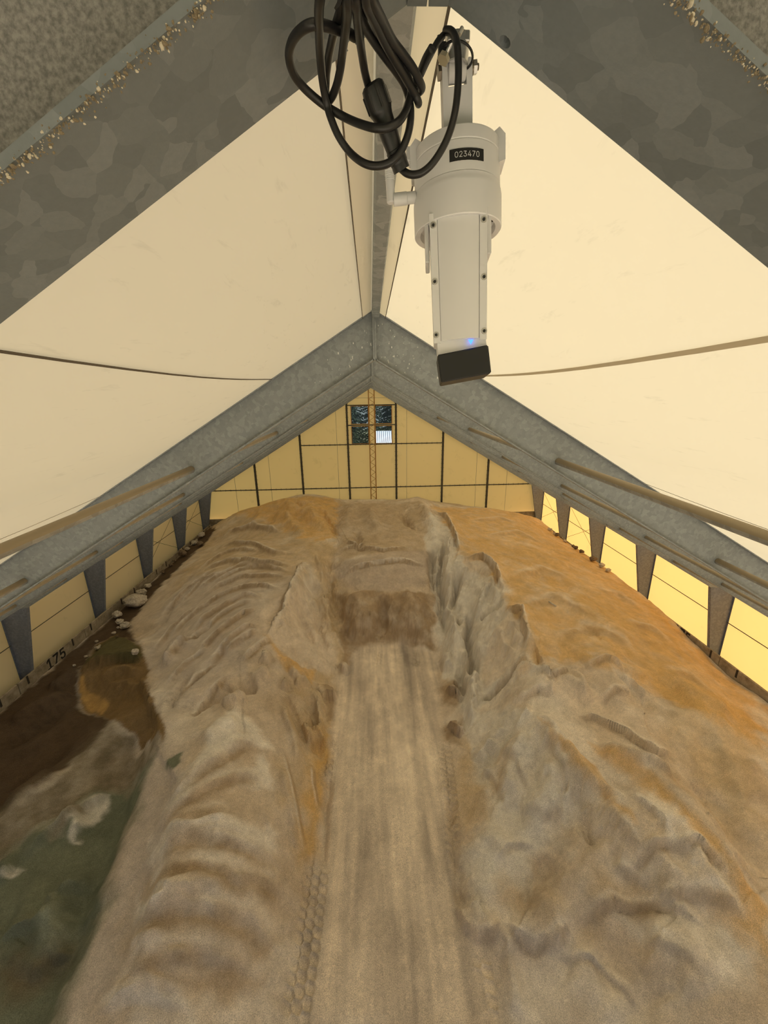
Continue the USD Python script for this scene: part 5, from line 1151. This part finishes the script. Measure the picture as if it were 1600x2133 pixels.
# shed with a corrugated roof
sh = thing("shed", "shed with a pale corrugated metal roof seen through the lower right pane", "shed", at=(2.6, 46, -12.95))
x0, x1 = .45, 7.5
obj("shed_wall", box(x0 + .2, x1 - .2, 43.2, 46.8, -12.95, -5.9), "shed_wall", sh)
xs = np.arange(x0, x1, .03); wv = .035 * np.sin(xs * 2 * np.pi / .22)
rows = []
for y, z in ((43.0, -6.05), (45.0, -4.62), (46.2, -4.15)):
    rows.append(np.column_stack([xs, np.full_like(xs, y), z + wv]))
v = np.vstack(rows + [r_ - [0, 0, .02] for r_ in rows]); n = len(xs); f = []
i, j = np.meshgrid(np.arange(2), np.arange(n - 1), indexing="ij")
q = np.stack([i * n + j, i * n + j + 1, (i + 1) * n + j + 1, (i + 1) * n + j], -1).reshape(-1, 4)
obj("corrugated_roof", (v, np.vstack([q, (q + 3 * n)[:, ::-1]])), "shed_metal", sh, smooth=True)

speckled("sand_plain", (.44, .37, .28), (.58, .50, .40), 1.2, 1.0, 0, 8, .6, 40, .02)
obj("floor", box(-14.97, 14.97, -16, 1.59, -12.9, -12.45), "sand_plain", kind="structure", label="sandy hall floor under and behind the viewer", category="floor")

# ---------------------------------------------------------------- clods, stones and a stick lying about
speckled("clod_pale", (.36, .31, .25), (.58, .53, .46), 14, 1.0, 0, 5, .6, 40, .02)
speckled("clod_brown", (.10, .07, .045), (.24, .18, .12), 14, 1.0, 0, 5, .6, 40, .02)
def clod(r, seed):
    s = trimesh.creation.icosphere(3, 1.0); g = np.random.default_rng(seed)
    d = s.vertices.copy()
    k = 1 + .95 * (fbm(d * 1.7 + seed, 3, seed) - .5) + .3 * (np.abs(2 * fbm(d * 3.1 + seed * 2, 2, seed + 3) - 1) - .4)
    for _ in range(5):
        n_ = g.normal(size=3); n_ /= np.linalg.norm(n_); c = d @ n_; k = np.where(c * k > .72, .72 / np.maximum(c, .3), k)
    s.vertices = d * k[:, None] * r * np.array([1.1, .95, .85]); return s
for x, y, r, look, label in CLODS:
    z = ground_at(x, y)
    t = thing("sand_clod", label, "clod", at=(x, y, z), group=label + "s" if label[:5] != "large" else None)
    m = clod(r, int(abs(x * 37 + y * 91)) % 1000); vz = m.vertices; m.apply_translation([x, y, (.045 if "brown lump" in label else .02) + float((ZI(np.column_stack([vz[:, 1] + y, vz[:, 0] + x])) - vz[:, 2]).max())])
    obj("lump", m, look, t, smooth=40)
st_ = thing("stick", "short pale stick lying on the golden heap right of the cliff", "stick", at=STICK[0])
p = np.array(STICK); p[:, 2] = [ground_at(a, b) + .075 for a, b in p[:, :2]]
obj("wood", tube(spline(p, 6), .032, 8), "clod_pale", st_, smooth=True)

# ---------------------------------------------------------------- the hanging sensor
plain("white_case", (.72, .72, .735), .42)
plain("white_case_dim", (.62, .62, .635), .5)
plain("black_case", (.012, .013, .014), .5)
plain("bright_steel", (.55, .55, .53), .32, .9)
plain("brown_bolt", (.20, .17, .13), .45, .7)
plain("yellow_zinc", (.55, .50, .36), .4, .6)
plain("tag_black", (.010, .010, .010), .6)
mat("led_blue", {"e": ("emission", {"color": (.05, .18, 1.0), "strength": 3.5})}, [], surface="e.emission")
SO = np.array([.042, .555, .194]); SR = Rotation.from_euler("zyx", [-.1397, -.0392, -.0715]).as_matrix()
def at_sensor(m):
    if isinstance(m, list): m = join(m)
    elif not isinstance(m, trimesh.Trimesh): m = trimesh.Trimesh(*meshkit.arrays(m)[:2], process=False)
    m = m.copy(); m.vertices = SO + m.vertices @ SR.T; return m
sn = thing("monitoring_sensor", "white cylindrical sensor with black nose hanging from the overhead steel frame", "sensor", at=tuple(SO))
AX = np.array([.002, .046, 0.0]); up = [0, 0, 1]
def turned(prof): return at_sensor(lathe(prof, AX, up, 64))
obj("lower_housing", turned([(0, .014), (.030, .014), (.0465, .014), (.048, .006), (.0545, .005), (.0553, .006), (.0553, .0395), (.0545, .0440), (.0535, .0465), (.0535, .0495), (.047, .0495)]), "white_case", sn, smooth=35)
obj("upper_housing", turned([(.048, .0495), (.0528, .0502), (.0532, .051), (.0532, .0805), (.0527, .0812), (.0527, .0818), (.0532, .0825), (.0532, .0945), (.0525, .0955), (.030, .097), (0, .097)]), "white_case", sn, smooth=35)
for s in (-1, 1):                                   # wedge ears on the lid
    m = prism_xz([(AX[0] + s * .034, .0955), (AX[0] + s * .0500, .1060), (AX[0] + s * .0570, .0980), (AX[0] + s * .0570, .072), (AX[0] + s * .050, .070), (AX[0] + s * .044, .090)], .026, .058)
    obj("lid_ear", at_sensor(m), "white_case", sn)
for s in (-1, 1):
    obj("drain_slot", at_sensor(rbox(AX[0] + s * .0415 - .0035, AX[0] + s * .0415 + .0035, .038, .041, .0125, .0142, .0006)), "recess", sn)
# lower body: rounded tube between two screwed edge strips
prof = [(-.034, .004), (-.0265, .004), (-.0245, .0015), (-.012, -.0028), (.0, -.0040), (.012, -.0028), (.0245, .0015), (.0265, .004), (.034, .004), (.034, .056), (.028, .064), (-.028, .064), (-.034, .056)]
def loft(prof, zs, sc):
    p = np.array(prof); v = np.vstack([np.column_stack([p[:, 0] * k, p[:, 1], np.full(len(p), z)]) for z, k in zip(zs, sc)]); n = len(p); f = []
    for a in range(len(zs) - 1):
        for b in range(n): f.append([a * n + b, a * n + (b + 1) % n, (a + 1) * n + (b + 1) % n, (a + 1) * n + b])
    f = np.array(f); f = np.vstack([f[:, [0, 1, 2]], f[:, [0, 2, 3]]])
    t = trimesh.creation.triangulate_polygon(shapely.Polygon(prof), engine="earcut")
    cap = cKDTree(p).query(t[0])[1][t[1]]
    return trimesh.Trimesh(v, np.vstack([f, cap[:, ::-1], cap + (len(zs) - 1) * n]), process=False)
obj("body_tube", at_sensor(loft(prof, [-.131, .014], [.955, 1.0])), "white_case", sn, smooth=28)
for s in (-1, 1):
    obj("edge_strip", at_sensor(loft([(s * .0255, .0005), (s * .0345, .0005), (s * .0345, .0045), (s * .0255, .0045)][::s], [-.1335, .0125], [.955, 1.0])), "white_case", sn)
    z0_, z1_ = (-.036, .0125) if s < 0 else (-.033, .0125)
    obj("side_plate", at_sensor(rbox(s * .0350, s * .0405, .012, .052, z0_, z1_, .0012)), "white_case", sn)
    for z in (0.0, -.0619, -.1236):
        x = s * .0299
        sc = obj("screw", at_sensor(lathe([(.0038, .0), (.0038, -.0006), (.0034, -.0012), (.0024, -.0012), (.0022, .0004), (0, .0004)], (x, .0008, z), (0, 1, 0), 20)), "bright_steel", sn, smooth=30)
        obj("hex_socket", at_sensor(cyl((x, -.0002, z), (x, .0012, z), .00185, n=6)), "black_case", sn)
# collar and black nose, turned a little against the body
NR = SR @ Rotation.from_euler("y", -.115).as_matrix(); NO = SO + SR @ np.array([.001, .0, -.134])
def at_nose(m):
    if isinstance(m, list): m = join(m)
    m = m.copy(); m.vertices = NO + m.vertices @ NR.T; return m
obj("collar", at_nose(loft([(-.0305, .003), (.0315, .003), (.0315, .055), (-.0305, .055)], [-.012, .010], [1.0, .96])), "white_case", sn)
obj("nose_cap", at_nose(rbox(-.0318, .0325, -.003, .060, -.0450, -.0105, .0018)), "black_case", sn)
led = at_sensor(prism_xz([(.0100, -.1330), (.0165, -.1330), (.01325, -.1385)], -.0022, -.0006))
obj("indicator_light", led, "led_blue", sn, label="small glowing blue indicator above the black nose")
# number tag, bent round the upper housing
ph0, r0 = math.radians(9.5), .0534
def bent(m, r):
    v = m.vertices; a = ph0 + v[:, 0] / r
    m = m.copy(); m.vertices = np.column_stack([AX[0] + (r + v[:, 2]) * np.sin(a), AX[1] - (r + v[:, 2]) * np.cos(a), .0650 + v[:, 1]]); return m
pl = trimesh.creation.box([.0405, .0118, .0004]).subdivide().subdivide().subdivide(); pl.vertices[:, 2] += .0002
tg = obj("number_tag", at_sensor(bent(pl, r0)), "tag_black", sn)
tx = meshkit.text_mesh("023470", .0056, .00025); tx.vertices -= [tx.bounds[:, 0].mean(), .0028, -.0004]
obj("tag_lettering", at_sensor(bent(tx, r0)), "tag_white", tg)
# arm and swivel
P0, P1 = np.array(CLAMP["piv0"]), np.array(CLAMP["piv1"]); B = (P0 + P1) / 2; B[1] += .004
T = SO + SR @ (AX + [0, -.022, .092])
zax = (B - T); Ln = np.linalg.norm(zax); zax /= Ln; xax = P1 - P0; xax -= zax * (xax @ zax); xax /= np.linalg.norm(xax); yax = np.cross(zax, xax)
AR = np.column_stack([xax, yax, zax])
def at_arm(m):
    if isinstance(m, list): m = join(m)
    m = m.copy(); m.vertices = T + m.vertices @ AR.T; return m
w_, g_ = .0168, .0103
fork = shapely.union_all([shapely.box(-w_, 0, w_, Ln - .0135), shapely.box(-w_, 0, -g_, Ln), shapely.box(g_, 0, w_, Ln), shapely.Point(-(w_ + g_) / 2, Ln + .004).buffer((w_ - g_) / 2), shapely.Point((w_ + g_) / 2, Ln + .004).buffer((w_ - g_) / 2), shapely.box(-w_, Ln - .02, -g_, Ln + .004), shapely.box(g_, Ln - .02, w_, Ln + .004)])
obj("fork_arm", at_arm(prism_xz(fork, -.007, .007)), "white_case_dim", sn)
tube_lug = lathe([(0, -g_ + .0003), (.0100, -g_ + .0003), (.0110, -g_ + .0012), (.0110, g_ - .0012), (.0100, g_ - .0003), (0, g_ - .0003)], (0, 0, Ln), (1, 0, 0), 32)
obj("swivel_lug", at_arm([tube_lug, rbox(-g_ + .0004, g_ - .0004, -.010, .010, Ln, Ln + .014, .001)]), "white_case_dim", sn, smooth=35)
obj("pivot_bolt", at_arm([cyl((-w_ - .0035, 0, Ln), (-w_, 0, Ln), .0068, n=6), cyl((-w_, 0, Ln), (w_ + .0085, 0, Ln), .0030, n=14)]), "brown_bolt", sn)
obj("washer", at_arm([cyl((w_, 0, Ln), (w_ + .0011, 0, Ln), .0076, n=22), cyl((w_ + .0013, 0, Ln), (w_ + .0022, 0, Ln), .0066, n=22)]), "brown_bolt", sn)
obj("nut", at_arm(cyl((w_ + .0022, 0, Ln), (w_ + .0062, 0, Ln), .0063, n=6)), "bright_steel", sn)
# clamp on the frame's flange
ct = np.array([.0340, .5540, .3575])
ring = lathe([(.0105, -.0165), (.0128, -.0160), (.0132, 0), (.0128, .0060), (.0100, .0065), (.0100, -.0160), (.0105, -.0165)], ct, (0, -.10, 1), 28)
obj("clamp_body", [ring, rbox(ct[0] - .012, ct[0] + .012, ct[1] - .011, ct[1] + .009, ct[2] - .0035, ct[2] + .0060, .001)], "bright_steel", sn, smooth=35)
def bolt(a, b, r, head, look):
    a, b = np.array(a), np.array(b); d = (b - a) / np.linalg.norm(b - a)
    n = int(np.linalg.norm(b - a) / .0009); pr = []
    for k in range(n): pr += [(r, k * .0009), (r * .84, k * .0009 + .00045)]
    obj("clamp_bolt", [lathe([(0, 0)] + pr + [(0, n * .0009)], a, d, 14)], "bright_steel", sn, smooth=40)
    if head: obj("bolt_head", cyl(a - d * .0046, a, .0062, n=6), look, sn)
bolt((.0192, .5420, .3402), (.0262, .5445, .3535), .0025, True, "yellow_zinc")
bolt((.0292, .5190, .3425), (.0336, .5240, .3515), .0022, False, None)
# antenna and cable gland on the left of the housing
a0, a1, j0, j1 = [np.array(p) for p in ANT]
def rod(a, b, r): return tube(np.array([a, a + (b - a) * .02, a + (b - a) * .98, b]), np.array([r * .7, r, r, r * .75]), 20)
an = obj("antenna_rod", rod(a0, a1, .0054), "white_case", sn, smooth=40)
d = (a1 - a0) / np.linalg.norm(a1 - a0)
for k in range(6):
    c = a0 + d * (.026 + k * .0022)
    obj("grip_rib", lathe([(.0052, -.0006), (.0058, 0), (.0052, .0006)], c, d, 20), "white_case", an)
obj("antenna_elbow", [cyl(j0 - (j1 - j0) * .1, j0 + (j1 - j0) * .55, .0072, n=24), cyl(j0 + (j1 - j0) * .56, j1, .0066, n=24)], "white_case", sn, smooth=35)
s0, s1 = [np.array(p) for p in STUB]
obj("cable_gland", [rbox(s0[0], s1[0], s0[1] - .008, s0[1] + .008, s0[2] - .008, s0[2] + .007, .0012), cyl(s0 + [.004, -.003, -.010], s1 + [0, -.003, -.010], .0035, n=16)], "white_case_dim", sn, smooth=35)

# black cable with its in-line connector, coiled under the frame
cb = thing("power_cable", "black power cable hanging in loose coils left of the white sensor", "cable", at=CABLE["A"][0])
for k, r in (("A", .0037), ("C", .0037), ("D", .0037), ("E", .0037), ("F", .0037), ("G", .0037), ("H", .0036), ("I", .0030)):
    p = spline(CABLE[k], 10)
    obj("cable_run", tube(p, r, 14), "cable_black", cb, smooth=True)
c = [np.array(p) for p in CONNECTOR]; d = (c[-1] - c[0]); Lc = np.linalg.norm(d); d /= Lc
cn = obj("connector", lathe([(.0, 0), (.0085, .0), (.0110, .002), (.0118, .006), (.0118, .020), (.0105, .023), (.0098, .026), (.0094, .038), (.0086, .050), (.0086, .052), (.0092, .0525), (.0092, .0545), (.0084, .055), (.0088, .070), (.0086, Lc - .012), (.0092, Lc - .011), (.0092, Lc - .004), (.0070, Lc), (.0, Lc)], c[0], d, 28), "cable_black", cb, smooth=35)
for k in range(8):
    u = np.cross(d, [0, 1, 0]); u /= np.linalg.norm(u); w2 = np.cross(d, u); an_ = k * math.pi / 4
    e = u * math.cos(an_) + w2 * math.sin(an_)
    obj("grip_ridge", cyl(c[0] + d * .006 + e * .0114, c[0] + d * .0195 + e * .0114, .0014, n=6), "cable_black", cn)
ty = thing("cable_tie", "small black cable tie round the silver clamp", "cable tie", at=TIE)
th = np.linspace(0, 2 * math.pi, 40); cc_ = np.array([.0335, .5500, .3440])
obj("strap", tube(np.stack([cc_[0] + .0165 * np.cos(th), cc_[1] + .0165 * np.sin(th) - .002, cc_[2] + .004 * np.cos(th + 2.6)], 1), .0012, 8), "black_case", ty, smooth=True)
tp = np.array(TIE); tc = np.array([.0170, .5440, .3475])
obj("tie_head", [rbox(tc[0] - .0045, tc[0] + .0040, tc[1] - .0035, tc[1] + .0035, tc[2] - .0045, tc[2] + .0050, .001), cyl(tc + [-.0028, 0, .004], tc + [-.0048, -.001, .0105], .0013, n=6)], "black_case", ty)
wh = [np.array(p) for p in WHISKER]
tw = thing("cable_tie", "cut black cable tie end sticking out of the top of the coil", "cable tie", at=tuple(wh[0]))
obj("strap", tube(np.array(wh), [.0022, .0020, .0008], 4), "black_case", tw)
